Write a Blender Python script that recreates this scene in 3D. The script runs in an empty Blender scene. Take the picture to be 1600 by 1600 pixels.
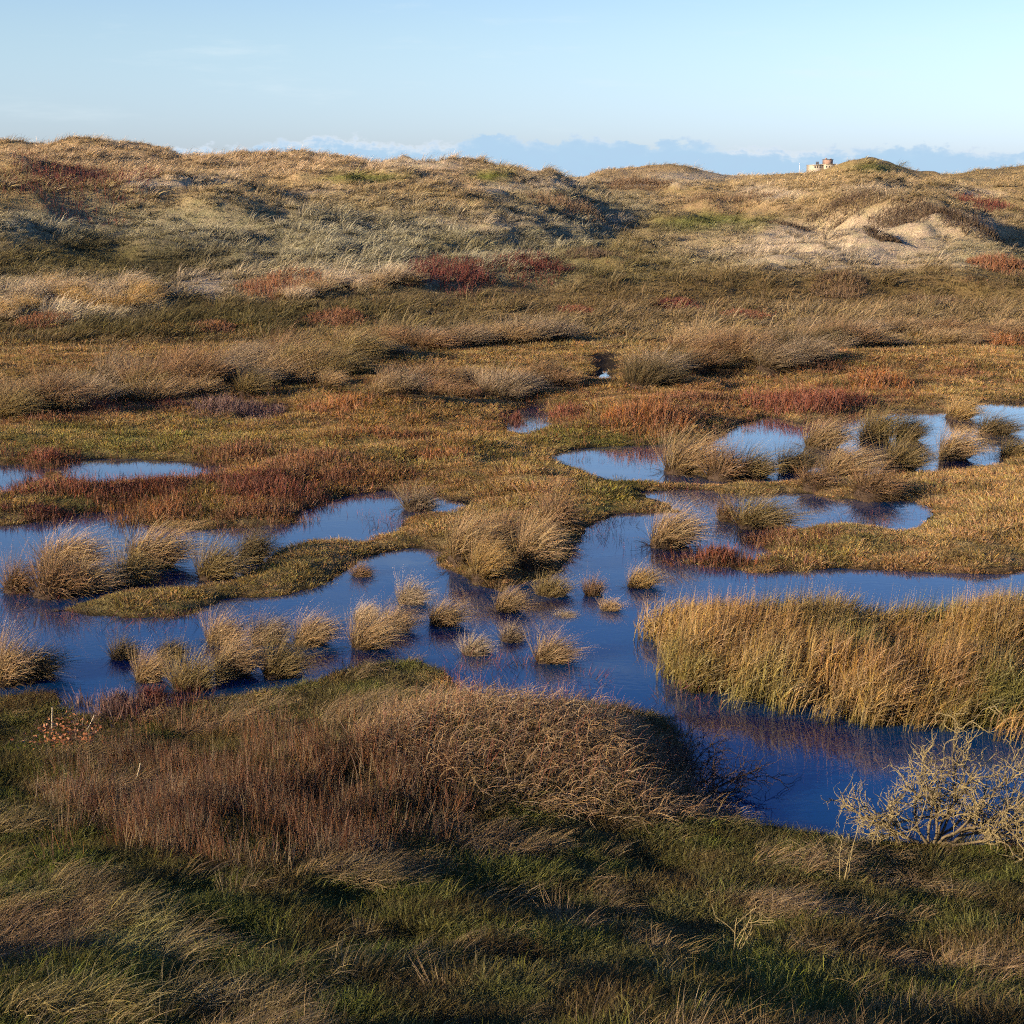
import bpy, math, random
import numpy as np
R = math.radians
rng = np.random.default_rng(7)
random.seed(7)
S = bpy.context.scene
COL = S.collection

# ------------------------------------------------------------------ camera, sky, sun, exposure
PITCH, FPX, EYE = R(12.74), 2323.0, 7.0
cam = bpy.data.cameras.new("camera"); cam.sensor_width = 36; cam.lens = 36 * FPX / 1600
cam.clip_start = .1; cam.clip_end = 30000
co = bpy.data.objects.new("camera", cam); COL.objects.link(co)
co.location = (0, 0, EYE); co.rotation_euler = (R(90) - PITCH, 0, 0)
S.camera = co

SUN_EL, SUN_AZ = R(15.5), R(-120)          # azimuth measured from +Y towards +X: left of and a little behind the viewer
to_sun = (math.cos(SUN_EL) * math.sin(SUN_AZ), math.cos(SUN_EL) * math.cos(SUN_AZ), math.sin(SUN_EL))
sl = bpy.data.lights.new("sun", 'SUN'); sl.energy = 5.0; sl.angle = R(.55); sl.color = (1, .80, .56)
so = bpy.data.objects.new("sun", sl); COL.objects.link(so)
from mathutils import Vector
so.rotation_euler = Vector(to_sun).to_track_quat('Z', 'Y').to_euler()
so.location = (-40, -20, 40)

W = bpy.data.worlds.new("World"); S.world = W; W.use_nodes = True
S.view_settings.view_transform = 'Standard'; S.view_settings.look = 'None'
S.view_settings.gamma = 1; S.view_settings.use_curve_mapping = False
S.view_settings.exposure = 1.0
CY = S.cycles; CY.max_bounces = 3; CY.diffuse_bounces = 2; CY.glossy_bounces = 2; CY.transmission_bounces = 2; CY.use_denoising = False; CY.caustics_reflective = False; CY.caustics_refractive = False
CY.pixel_filter_type = 'BLACKMAN_HARRIS'; CY.filter_width = 1.25; CY.use_light_tree = False; CY.adaptive_threshold = .05; CY.adaptive_min_samples = 24

def nd(nt, t, **kw):
    n = nt.nodes.new(t)
    for k, v in kw.items():
        setattr(n, k, v)
    return n
def mth(nt, op, a, b=None, c=None, clamp=False):
    n = nt.nodes.new('ShaderNodeMath'); n.operation = op; n.use_clamp = clamp
    for i, v in enumerate((a, b, c)):
        if v is None: continue
        if isinstance(v, (int, float)): n.inputs[i].default_value = v
        else: nt.links.new(v, n.inputs[i])
    return n.outputs[0]
def mixc(nt, f, a, b, mode='MIX'):
    n = nt.nodes.new('ShaderNodeMix'); n.data_type = 'RGBA'; n.blend_type = mode
    for s, v in ((n.inputs[0], f), (n.inputs[6], a), (n.inputs[7], b)):
        if isinstance(v, (int, float)): s.default_value = v
        elif isinstance(v, tuple): s.default_value = (*v[:3], 1)
        else: nt.links.new(v, s)
    return n.outputs[2]
def maprange(nt, v, a, b, c=0., d=1., smooth=True):
    n = nt.nodes.new('ShaderNodeMapRange'); n.interpolation_type = 'SMOOTHSTEP' if smooth else 'LINEAR'
    nt.links.new(v, n.inputs[0])
    for i, q in enumerate((a, b, c, d)): n.inputs[i + 1].default_value = q
    return n.outputs[0]
def noise(nt, vec, scale, detail=3, rough=.55):
    n = nt.nodes.new('ShaderNodeTexNoise'); n.inputs['Scale'].default_value = scale
    n.inputs['Detail'].default_value = detail; n.inputs['Roughness'].default_value = rough
    if vec is not None: nt.links.new(vec, n.inputs['Vector'])
    return n.outputs['Fac']

nt = W.node_tree; nt.nodes.clear()
sky = nd(nt, 'ShaderNodeTexSky', sky_type='NISHITA', sun_disc=False)
sky.sun_elevation = SUN_EL; sky.sun_rotation = SUN_AZ
sky.air_density = 1.0; sky.dust_density = .35; sky.ozone_density = 2.5; sky.altitude = 5
bg = nd(nt, 'ShaderNodeBackground'); bg.inputs[1].default_value = .076
tc = nd(nt, 'ShaderNodeTexCoord'); sep = nd(nt, 'ShaderNodeSeparateXYZ')
nt.links.new(tc.outputs['Generated'], sep.inputs[0])
az = mth(nt, 'ARCTAN2', sep.outputs[0], sep.outputs[1]); el = sep.outputs[2]
cmb = nd(nt, 'ShaderNodeCombineXYZ'); nt.links.new(az, cmb.inputs[0]); nt.links.new(el, cmb.inputs[1])
mp = nd(nt, 'ShaderNodeMapping'); mp.inputs['Scale'].default_value = (1, 1.8, 1); nt.links.new(cmb.outputs[0], mp.inputs[0])
n_big = noise(nt, mp.outputs[0], 9, 2); n_sml = noise(nt, mp.outputs[0], 85, 7, .62)
fc = nd(nt, 'ShaderNodeFloatCurve')
nt.links.new(maprange(nt, az, -.42, .42, 0, 1, False), fc.inputs['Value'])
cv = fc.mapping.curves[0]
# height of the cloud bank (hundredths of the direction's z, x10) along the horizon
pts = [(-.42, .10), (-.2, .20), (-.15, .25), (-.12, .28), (-.075, .24), (-.045, .235), (-.028, .28), (-.009, .305), (.02, .25),
       (.043, .285), (.065, .28), (.09, .235), (.112, .265), (.14, .22), (.178, .19), (.22, .20), (.255, .22), (.30, .18), (.42, .20)]
for i, (a, h) in enumerate(pts):
    p = ((a + .42) / .84, h)
    if i == 0: cv.points[0].location = p
    elif i == len(pts) - 1: cv.points[-1].location = p
    else: cv.points.new(*p)
fc.mapping.update()
top = mth(nt, 'MULTIPLY', fc.outputs[0], .088)
top = mth(nt, 'ADD', top, mth(nt, 'MULTIPLY', mth(nt, 'SUBTRACT', n_sml, .5), .024))
dlt = mth(nt, 'SUBTRACT', top, el)
cmask = maprange(nt, dlt, -.0008, .0030)
capm = mth(nt, 'MULTIPLY', maprange(nt, dlt, .0075, .0, 0, 1), maprange(nt, n_big, .36, .56))
ccol = mixc(nt, capm, (.45, .67, .88), (.80, .87, .94))
ccol = mixc(nt, maprange(nt, n_sml, .3, .7, 0, .25), ccol, (.45, .62, .84))
# faint high wisps
mp2 = nd(nt, 'ShaderNodeMapping'); mp2.inputs['Scale'].default_value = (3.5, 22, 1); mp2.inputs['Rotation'].default_value = (0, 0, .05)
nt.links.new(cmb.outputs[0], mp2.inputs[0])
wisp = mth(nt, 'MULTIPLY', maprange(nt, noise(nt, mp2.outputs[0], 2.2, 6, .6), .52, .8), maprange(nt, el, .0, .06, 0, .45))
tint = mixc(nt, maprange(nt, el, -.02, .10), (.73, .93, 1.72), mixc(nt, maprange(nt, el, .14, .46), (1.12, 1.13, 1.30), (.26, .54, 1.15)))
skc = mixc(nt, 1.0, sky.outputs[0], tint, 'MULTIPLY')
nt.links.new(skc, bg.inputs[0])
bgw = nd(nt, 'ShaderNodeBackground'); bgw.inputs[0].default_value = (.80, .92, .98, 1); bgw.inputs[1].default_value = .5
bgc = nd(nt, 'ShaderNodeBackground'); nt.links.new(ccol, bgc.inputs[0]); bgc.inputs[1].default_value = .5
m0 = nd(nt, 'ShaderNodeMixShader'); nt.links.new(wisp, m0.inputs[0]); nt.links.new(bg.outputs[0], m0.inputs[1]); nt.links.new(bgw.outputs[0], m0.inputs[2])
m1 = nd(nt, 'ShaderNodeMixShader'); nt.links.new(mth(nt, 'MULTIPLY', cmask, .93), m1.inputs[0]); nt.links.new(m0.outputs[0], m1.inputs[1]); nt.links.new(bgc.outputs[0], m1.inputs[2])
wo = nd(nt, 'ShaderNodeOutputWorld'); nt.links.new(m1.outputs[0], wo.inputs[0])

# ------------------------------------------------------------------ numpy helpers
sp, cp = math.sin(PITCH), math.cos(PITCH)
def p2g(px, py, z=0.):
    px = np.asarray(px, float); py = np.asarray(py, float)
    v = (800 - py) / FPX; u = (px - 800) / FPX
    t = -(EYE - z) / (-sp + v * cp)
    return t * u, t * (cp + v * sp)
def g2p(x, y, z):
    d = y * cp - (z - EYE) * sp
    d = np.where(np.abs(d) < .05, .05, d)
    return 800 + FPX * x / d, 800 - FPX * (y * sp + (z - EYE) * cp) / d
def _hash(ix, iy, seed):
    h = (ix.astype(np.int64) * 374761393 + iy.astype(np.int64) * 668265263 + seed * 974634777) & 0x7fffffff
    h = ((h ^ (h >> 13)) * 1274126177) & 0x7fffffff
    h = h ^ (h >> 16)
    return (h & 0xffff) / 65535.0
def vnoise(x, y, seed=0):
    fx = np.floor(x); fy = np.floor(y); tx = x - fx; ty = y - fy
    tx = tx * tx * tx * (tx * (tx * 6 - 15) + 10); ty = ty * ty * ty * (ty * (ty * 6 - 15) + 10)
    a = _hash(fx, fy, seed); b = _hash(fx + 1, fy, seed); c = _hash(fx, fy + 1, seed); d = _hash(fx + 1, fy + 1, seed)
    return (a + (b - a) * tx) * (1 - ty) + (c + (d - c) * tx) * ty - .5
def fbm(x, y, seed=0, o=3, g=.5):
    s = 0; a = 1
    for i in range(o):
        s = s + a * vnoise(x * (2.03 ** i) + 17.3 * i, y * (2.03 ** i) - 9.1 * i, seed + i); a *= g
    return s
def sst(x, a, b):
    t = np.clip((x - a) / (b - a), 0, 1); return t * t * (3 - 2 * t)
def poly_sd(P, poly):
    """signed distance, negative inside"""
    out = np.empty(len(P))
    A = np.asarray(poly, float); B = np.roll(A, -1, 0); E = B - A; L = (E * E).sum(1) + 1e-12
    for s in range(0, len(P), 20000):
        p = P[s:s + 20000]
        dx = p[:, None, 0] - A[None, :, 0]; dy = p[:, None, 1] - A[None, :, 1]
        t = np.clip((dx * E[:, 0] + dy * E[:, 1]) / L, 0, 1)
        d = np.sqrt(((dx - t * E[:, 0]) ** 2 + (dy - t * E[:, 1]) ** 2).min(1))
        c = (A[None, :, 1] > p[:, 1:2]) != (B[None, :, 1] > p[:, 1:2])
        xi = E[:, 0] * (p[:, 1:2] - A[None, :, 1]) / np.where(E[:, 1] == 0, 1e-9, E[:, 1]) + A[None, :, 0]
        ins = (c & (p[:, 0:1] < xi)).sum(1) % 2 == 1
        out[s:s + 20000] = np.where(ins, -d, d)
    return out

# ------------------------------------------------------------------ the ground's plan (ponds and shores, surveyed on the water level)
PONDS = [
 # long left pond
 [(-260, 828), (0, 822), (60, 816), (107, 807), (215, 793), (222, 815), (250, 822), (300, 829), (400, 824), (458, 817), (470, 800), (500, 789), (550, 774), (600, 768),
  (640, 773), (690, 777), (735, 790), (700, 802), (640, 808), (632, 816), (600, 838), (575, 850), (500, 847), (455, 853), (412, 872), (382, 902), (350, 915),
  (270, 920), (165, 930), (100, 948), (60, 965), (-260, 960)],
 # near lagoon
 [(-260, 960), (60, 955), (150, 965), (230, 968), (300, 962), (345, 937), (400, 935), (470, 924), (520, 907), (547, 887), (590, 860), (640, 856), (685, 863), (700, 890),
  (740, 915), (780, 925), (830, 910), (880, 890), (893, 865), (903, 838), (920, 816), (970, 806), (1050, 802), (1095, 802), (1130, 812), (1160, 835), (1190, 848), (1198, 868),
  (1150, 880), (1145, 890), (1200, 897), (1300, 892), (1400, 894), (1500, 899), (1560, 899), (1620, 888), (1800, 870), (1900, 1200), (1800, 1355),
  (1600, 1332), (1480, 1320), (1340, 1312), (1250, 1300), (1170, 1290), (1095, 1275), (1075, 1230), (1070, 1160), (1040, 1120), (950, 1106), (850, 1100), (760, 1096), (700, 1088),
  (690, 1050), (640, 1030), (560, 1045), (500, 1065), (430, 1080), (340, 1092), (250, 1115), (180, 1122), (100, 1118), (75, 1085), (0, 1092), (-260, 1100)],
 # middle right pond
 [(992, 768), (1070, 764), (1140, 769), (1190, 773), (1270, 773), (1320, 782), (1385, 786), (1440, 782), (1462, 798), (1410, 832), (1350, 824), (1275, 822), (1235, 834), (1210, 840), (1195, 852),
  (1185, 850), (1130, 858), (1095, 835), (1085, 810), (1040, 782)],
 # upper right pond
 [(862, 712), (900, 703), (970, 698), (1020, 696), (1100, 690), (1140, 679), (1168, 656), (1200, 652), (1250, 662), (1320, 655), (1375, 640), (1430, 640), (1500, 645), (1535, 628), (1620, 629),
  (1750, 625), (1750, 696), (1600, 708), (1550, 730), (1480, 738), (1430, 742), (1330, 750), (1240, 754), (1160, 757), (1060, 760), (960, 753), (910, 738), (875, 722)],
 [(788, 655), (808, 638), (830, 630), (856, 632), (866, 668), (825, 682), (792, 674)],
 [(-100, 728), (45, 727), (80, 735), (60, 760), (0, 778), (-100, 782)], [(92, 730), (110, 718), (215, 717), (300, 725), (350, 730), (335, 748), (225, 756), (130, 760), (90, 745)],
 [(375, 632), (442, 632), (446, 652), (390, 658)], [(697, 598), (735, 596), (740, 622), (700, 624)], [(926, 566), (960, 565), (964, 594), (928, 596)]]
ISLES = [
 [(1095, 875), (1130, 868), (1180, 874), (1160, 884), (1110, 884), (1060, 880)],
 [(130, 775), (320, 765), (290, 780), (120, 785)]]
PONDS = [np.stack(p2g(*np.array(p).T), 1) for p in PONDS]
ISLES = [np.stack(p2g(*np.array(p).T), 1) for p in ISLES]
FORE = np.stack(p2g(*np.array([(-900, 1110), (-260, 1100), (0, 1092), (75, 1085), (100, 1118), (180, 1122), (250, 1115), (340, 1092), (430, 1080), (500, 1065), (560, 1045), (640, 1030), (690, 1050), (700, 1088),
  (760, 1096), (850, 1100), (950, 1106), (1040, 1120), (1070, 1160), (1075, 1230), (1095, 1275), (1170, 1290), (1250, 1300), (1340, 1312), (1480, 1320), (1600, 1332), (1800, 1355), (2600, 1400)]).T), 1)
FORE = np.concatenate([FORE, [[60, -60], [-60, -60]]])

DX = np.array([-300, 0, 150, 300, 450, 600, 750, 850, 905, 950, 1050, 1150, 1250, 1350, 1450, 1550, 1650, 1900.])
DD = np.array([58, 66, 76, 88, 100, 115, 135, 160, 200, 260, 400, 600.])
DY = np.array([
 [546, 500, 450, 385, 335, 285, 252, 238, 250, 262, 272, 277],
 [546, 505, 455, 390, 340, 290, 255, 236, 250, 264, 272, 277],
 [546, 506, 458, 395, 345, 292, 257, 234, 250, 264, 272, 277],
 [546, 508, 462, 402, 352, 301, 268, 248, 257, 264, 272, 277],
 [546, 509, 465, 410, 362, 311, 275, 253, 262, 266, 272, 277],
 [546, 510, 468, 420, 375, 323, 284, 257, 267, 269, 274, 277],
 [546, 512, 478, 435, 390, 339, 297, 262, 270, 272, 275, 277],
 [546, 514, 482, 444, 412, 370, 318, 274, 279, 281, 281, 281],
 [546, 516, 486, 448, 416, 382, 338, 294, 286, 283, 281, 281],
 [546, 517, 487, 449, 419, 393, 357, 310, 287, 266, 281, 281],
 [546, 517, 487, 449, 421, 398, 366, 318, 286, 259, 281, 281],
 [546, 517, 487, 449, 422, 402, 370, 318, 291, 277, 281, 279],
 [546, 517, 487, 450, 427, 404, 345, 296, 276, 277, 277, 270],
 [546, 517, 487, 450, 428, 402, 330, 278, 253, 270, 275, 270],
 [546, 517, 487, 450, 428, 404, 335, 296, 283, 283, 281, 281],
 [546, 517, 487, 450, 429, 408, 355, 312, 290, 270, 276, 278],
 [546, 517, 487, 450, 429, 410, 365, 316, 288, 262, 276, 278],
 [546, 517, 487, 450, 429, 410, 365, 316, 285, 262, 276, 278.]])
DZ = EYE + DD[None] * ((-sp + (800 - DY) / FPX * cp) / (cp + (800 - DY) / FPX * sp))
DA = (DX - 800) / FPX / 1.02
def _cub(x, xs):
    i = np.clip(np.searchsorted(xs, x) - 1, 0, len(xs) - 2)
    t = np.clip((x - xs[i]) / (xs[i + 1] - xs[i]), 0, 1)
    return i, t
def dune_z(a, D):
    i, s = _cub(a, DA); s = s * s * (3 - 2 * s)
    ld = np.log(np.maximum(D, 1)); L = np.log(DD)
    j, t = _cub(ld, L)
    def cr(k):                                        # Catmull-Rom along the line of sight
        n = len(DD) - 1
        p0, p1, p2, p3 = DZ[k, np.maximum(j - 1, 0)], DZ[k, j], DZ[k, j + 1], DZ[k, np.minimum(j + 2, n)]
        return p1 + .5 * t * (p2 - p0 + t * (2 * p0 - 5 * p1 + 4 * p2 - p3 + t * (3 * (p1 - p2) + p3 - p0)))
    z = cr(i) * (1 - s) + cr(np.minimum(i + 1, len(DA) - 1)) * s
    return np.where(D > 600, np.minimum(z, 6) * np.exp(-(np.maximum(D, 600) - 600) / 900), z)
def water_sd(x, y):
    P = np.stack([x, y], 1)
    w = np.full(len(P), 50.0); m = (y > 9) & (y < 62) & (np.abs(x) < 34)
    if m.any():
        q = P[m]; sdp = np.min([poly_sd(q, k) for k in PONDS], 0); sdi = np.min([poly_sd(q, k) for k in ISLES], 0)
        s = np.maximum(sdp, -sdi)
        s = s + .26 * fbm(q[:, 0] * 1.3, q[:, 1] * .9, 3, 4) + .09 * vnoise(q[:, 0] * 6, q[:, 1] * 4, 5)
        w[m] = s
    return w
def fore_sd(x, y):
    w = np.full(len(x), 50.0); m = y < 26
    if m.any(): w[m] = poly_sd(np.stack([x[m], y[m]], 1), FORE)
    return w
def bump(x, y, cx, cy, rx, ry, h):
    return h * np.exp(-(((x - cx) / rx) ** 2 + ((y - cy) / ry) ** 2))
MOUND = p2g(850, 1195, .4)
def terrain(x, y):
    """height, water distance, foreground distance"""
    x = np.asarray(x, float); y = np.asarray(y, float)
    sd = water_sd(x, y); fs = fore_sd(x, y)
    # wet meadow
    rid = fbm(x / 9 + .35 * y / 9, y / 3.6, 11, 3)
    hum = fbm(x / 1.5, y / 1.1, 21, 3)
    far = sst(y, 30, 52)
    lift = sst(sd, .2, 2.2 + .05 * y)
    land = .03 + .13 * (1 - np.exp(-np.maximum(sd, 0) / .5)) + lift * (.14 + .62 * rid * (.5 + .8 * far)) + .13 * hum * sst(sd, .1, .9) + .34 * np.maximum(fbm(x / 3.1 + .2 * y / 3, y / 1.7, 24, 2), -.15) * sst(sd, .6, 2.6)
    land = np.maximum(land, .06 + .05 * vnoise(x * 3, y * 3, 8))
    land = land + bump(x, y, *p2g(1480, 805), 2.6, 2.2, .3) * lift + bump(x, y, *p2g(820, 770), 1.7, 1.6, .3) * lift
    sub = -.32 * (1 - np.exp(np.minimum(sd, 0) / .5))
    zm = np.where(sd > 0, land * sst(sd, -.02, .3), sub)
    # dunes
    a = x / np.maximum(y, 1); zd = dune_z(a, y)
    amp = sst(y, 62, 95)
    zd = zd + amp * (1.5 * fbm(x / 15 + y / 40, y / 11, 31, 3) + 1.5 * np.maximum(fbm(x / 5.2, y / 4.6, 41, 3), -.2)) * (1 - .55 * sst(y, 130, 240)) * (1 - .6 * sst(y, 300, 600)) + (1 - amp) * (.35 * rid + .18 * hum)
    zd = zd + bump(x, y, -56, 84, 15, 34, 6.5) + bump(x, y, -150, 150, 50, 90, 9) + bump(x, y, 35, 132, 5.5, 11, 1.9) - bump(x, y, 44, 128, 5, 13, 2.2) + bump(x, y, 20, 128, 4.5, 8, .9) - bump(x, y, 27, 134, 3, 6, .9) + bump(x, y, -34, 108, 9, 5, 1.3) + bump(x, y, 130, 200, 40, 60, 6)
    z = zm + (zd - zm) * sst(y, 50, 62)
    (300, 640, 380, 16, BROWN + RUST * .1, 0, .5), (620, 660, 260, 24, BROWN + RUST * .2, 0, .55), (1100, 620, 260, 22, BROWN + RUST * .2, 0, .55), (350, 735, 330, 18, BROWN * .8 + RUST * .3, 0, .55), (480, 775, 180, 24, BROWN * .7 + RUST * .3, 0, .55), (250, 560, 360, 30, BROWN, 0, .5), (1150, 560, 420, 25, BROWN + STRAW * .15, 0, .5),
 # viewer's dune
    s = np.maximum(-fs, 0)
    f1 = np.interp(s, [0, .6, 1.5, 3, 5, 6.5, 8.5, 11, 15, 25], [0, .08, .20, .60, 1.15, 1.7, 2.6, 3.8, 4.9, 5.4])
    g1 = np.interp(y, [-60, -20, -3, 0, 4, 6, 7.5, 10, 13, 16, 20, 24], [3.0, 4.0, 5.3, 5.2, 3.95, 3.0, 2.3, 1.45, .85, .5, .32, .3])
    zf = -.25 * np.log(np.exp(-f1 / .25) + np.exp(-np.maximum(g1, .02) / .25)) 
    zf = np.maximum(zf, 0) + sst(s, .3, 2) * (.13 * fbm(x / 2.2, y / 1.7, 51, 3) + .11 * fbm(x / .7, y / .6, 61, 2))
    zf = zf + sst(s, 0, 1.2) * (bump(x, y, MOUND[0], MOUND[1], 2.15, 1.3, .74) + bump(x, y, *p2g(660, 1110, .3), 1.1, 1.2, .35) + bump(x, y, *p2g(1230, 1345, .3), .8, .6, .15))
    zf = zf + bump(x, y, -12, -3, 8, 7, -4.0)  # unseen hollow added behind the viewer so low sun grazes the near slope
    k = sst(-fs, -.05, .12)
    z = np.where(fs < 0, np.maximum(zf, .01) * k + z * (1 - k), z)
    # the plain beyond and around
    r = np.hypot(x, y); out = sst(np.abs(np.arctan2(x, np.maximum(y, 1e-3))), .5, .7) * sst(r, 20, 45) + 0 * x
    z = z * (1 - .0 * out)
    return z, sd, fs
def hgt(x, y):
    return terrain(np.atleast_1d(x), np.atleast_1d(y))[0]

def cast(px, py):
    """where a line of sight first meets the ground (surveying aid)"""
    px = np.atleast_1d(np.asarray(px, float)); py = np.atleast_1d(np.asarray(py, float))
    Ds = np.concatenate([np.geomspace(5, 60, 240), np.geomspace(60.3, 420, 420)])
    v = (800 - py) / FPX; u = (px - 800) / FPX; dy = cp + v * sp
    X = (u / dy)[:, None] * Ds; Y = np.broadcast_to(Ds, X.shape); Z = EYE + ((-sp + v * cp) / dy)[:, None] * Ds
    H = np.maximum(terrain(X.ravel(), Y.ravel())[0].reshape(X.shape), 0)
    k = np.argmax(H >= Z, 1); k = np.where((H >= Z).any(1), k, len(Ds) - 1); i = np.arange(len(px))
    return X[i, k], Y[i, k], H[i, k]

# ------------------------------------------------------------------ colour zones (what grows where
STRAW, GOLD, GREY, OLIVE, MOSS, BROWN, SAND, DARK, PALE, RUST = (
 np.array(c) for c in ((.40, .29, .145), (.43, .31, .175), (.28, .255, .165), (.155, .128, .048), (.15, .175, .038), (.20, .118, .058), (.52, .42, .29), (.10, .085, .045), (.52, .42, .27), (.26, .10, .04)))
ZONES = [  # cx, cy, rx, ry, colour, tall grass density, weight   (as seen from the viewer's dune)
 (300, 500, 700, 34, OLIVE * .75, .3, .9), (1150, 460, 650, 40, OLIVE * .5 + BROWN * .45, .2, .95), (1300, 500, 400, 25, BROWN * .5 + STRAW * .4, .4, .7),
 (130, 243, 330, 30, GOLD, 1, .95), (470, 255, 250, 22, GOLD, 1, .9), (720, 275, 220, 25, GOLD * .9, .9, .9), (300, 300, 200, 22, STRAW, 1, .8), (640, 320, 260, 20, STRAW, .9, .6),
 (400, 372, 430, 52, GREY, 1, .9), (620, 405, 260, 45, GREY, 1, .9), (60, 352, 150, 24, GREY * 1.1, 1, .9), (855, 390, 80, 45, GREY, 1, .8), (950, 330, 90, 30, GREY, .9, .8), (840, 300, 60, 25, GREY, .6, .5),  # grey follows the shaded slopes: shade put into the plant colour
 (170, 405, 200, 30, OLIVE * .8, .25, .85), (80, 425, 160, 25, OLIVE, .3, .8), (280, 415, 60, 20, DARK, .4, .8), (700, 385, 90, 12, OLIVE, .3, .6), (960, 412, 130, 22, OLIVE, .2, .9),
 (1050, 400, 140, 28, OLIVE + GOLD * .22, .15, .9), (990, 262, 110, 14, GOLD * .85, .9, .8), (1160, 315, 110, 24, GOLD * .85, .9, .8), (1290, 285, 220, 25, STRAW * .95, .9, .8), (1420, 330, 160, 40, STRAW * .9, .5, .6), (1590, 290, 60, 30, STRAW * .8, .8, .8),
 (545, 277, 70, 7, MOSS, .2, .9), (775, 271, 30, 7, MOSS, .2, .9), (1120, 352, 70, 13, MOSS * .9, .1, .9), (1330, 406, 210, 5, MOSS, .2, .8), (1500, 395, 50, 16, MOSS, .2, .6), (1370, 263, 34, 7, MOSS * .8, .3, .8),
 (1310, 386, 200, 30, SAND, .3, 1.), (1420, 350, 140, 22, SAND, .3, .9), (265, 284, 70, 11, SAND, .35, .9), (650, 259, 80, 9, SAND, .12, 1.), (1080, 275, 70, 6, SAND, .2, .9), (1200, 300, 60, 9, SAND, .25, .9), (820, 290, 60, 8, SAND, .3, .8), (480, 300, 50, 6, SAND, .4, .7), (1540, 300, 50, 8, SAND, .3, .8), (340, 452, 55, 15, SAND * .9, .05, .95), (1000, 286, 70, 6, SAND, .2, .9), (1150, 268, 45, 5, SAND, .2, .9),
 (720, 348, 80, 10, SAND * .8, .6, .7), (960, 350, 30, 16, SAND * .8, .3, .7), (1360, 300, 60, 12, SAND * .85, .5, .6), (1400, 412, 110, 6, SAND * .9, .3, .6),
 (60, 470, 150, 28, PALE * .9, 1, .9), (560, 435, 140, 14, PALE * .85, 1, .8),  # paler where the tufts stand in sun, light put into their colour
 # meadow
 (200, 520, 300, 14, OLIVE * .8, .1, .7), (1250, 510, 450, 25, STRAW * .72, .2, .8), (1300, 600, 400, 45, STRAW * .72, .1, .8), (800, 560, 300, 20, STRAW * .55 + MOSS * .25, .1, .6), (850, 640, 160, 20, BROWN, .1, .5),
 (200, 690, 320, 28, MOSS * .65 + STRAW * .3, .1, .8), (500, 650, 200, 20, MOSS * .7 + STRAW * .2, 0, .7), (650, 700, 260, 25, OLIVE + STRAW * .15, 0, .7), (940, 690, 120, 15, MOSS * .7 + STRAW * .1, 0, .8),
 (1420, 800, 330, 85, STRAW * .78, 0, .95), (1580, 740, 80, 40, STRAW * .85, 0, .8), (1260, 850, 150, 30, STRAW * .45 + MOSS * .4, 0, .7), (1400, 885, 250, 12, BROWN + GOLD * .2, 0, .8),
 (800, 765, 130, 38, STRAW * .66 + BROWN * .2, 0, .9), (950, 775, 60, 35, MOSS * .6 + OLIVE * .3, 0, .8), (690, 825, 110, 30, STRAW * .62 + MOSS * .1, 0, .9), (470, 885, 120, 48, STRAW * .42 + MOSS * .32, 0, .95), (250, 945, 120, 20, STRAW * .4 + MOSS * .3, 0, .9),
 (300, 780, 300, 30, MOSS * .45 + OLIVE * .4, 0, .7), (560, 800, 120, 20, BROWN * .7 + RUST * .4, 0, .6),
 (300, 640, 380, 16, BROWN + RUST * .1, 0, .5), (620, 660, 260, 24, BROWN + RUST * .2, 0, .55), (1100, 620, 260, 22, BROWN + RUST * .2, 0, .55), (350, 735, 330, 18, BROWN * .8 + RUST * .3, 0, .55), (480, 775, 180, 24, BROWN * .7 + RUST * .3, 0, .55), (250, 560, 360, 30, BROWN, 0, .5), (1150, 560, 420, 25, BROWN + STRAW * .15, 0, .5),
 # viewer's dune
 (80, 1250, 190, 130, MOSS * .5 + OLIVE * .35, .1, .9), (30, 1110, 70, 30, BROWN + STRAW * .2, .7, .8), (380, 1240, 270, 120, BROWN * .75 + RUST * .25, .9, .9), (640, 1260, 200, 80, BROWN * .7 + RUST * .15, .9, .8), (520, 1110, 220, 40, STRAW * .5 + OLIVE * .5, .8, .9), (640, 1060, 80, 35, STRAW * .75, 1, .9),
 (860, 1180, 280, 100, STRAW * .7 + BROWN * .2, .9, .95), (1000, 1150, 110, 60, BROWN + STRAW * .25, .9, .6),
 (1150, 1390, 420, 45, STRAW * .45 + BROWN * .4, .8, .8), (640, 1440, 380, 50, MOSS * .35 + OLIVE * .5 + STRAW * .12, .5, .85), (1180, 1320, 120, 30, MOSS * .5 + OLIVE * .4, .4, .8), (1300, 1340, 120, 40, STRAW * .5 + BROWN * .3, .8, .7),
 (100, 1490, 160, 55, BROWN * .8 + RUST * .1, .9, .85), (210, 1480, 60, 50, MOSS * 2.0, .05, .95), (150, 1575, 150, 35, MOSS * 1.2, .15, .8), (20, 1420, 60, 25, MOSS * 1.6, .1, .8), (420, 1550, 200, 50, MOSS * .4 + GREY * .35, .2, .7), (700, 1450, 100, 40, OLIVE * .8, .3, .6),
 (1150, 1540, 130, 55, MOSS * 1.8, .1, .9), (860, 1530, 200, 60, STRAW * .5 + BROWN * .4, 1, .8), (1440, 1500, 240, 80, BROWN + STRAW * .22, 1, .85), (1000, 1440, 170, 50, STRAW * .55 + BROWN * .35, 1, .7), (1500, 1420, 120, 25, MOSS * .5 + OLIVE * .3, .3, .7)]
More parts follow.
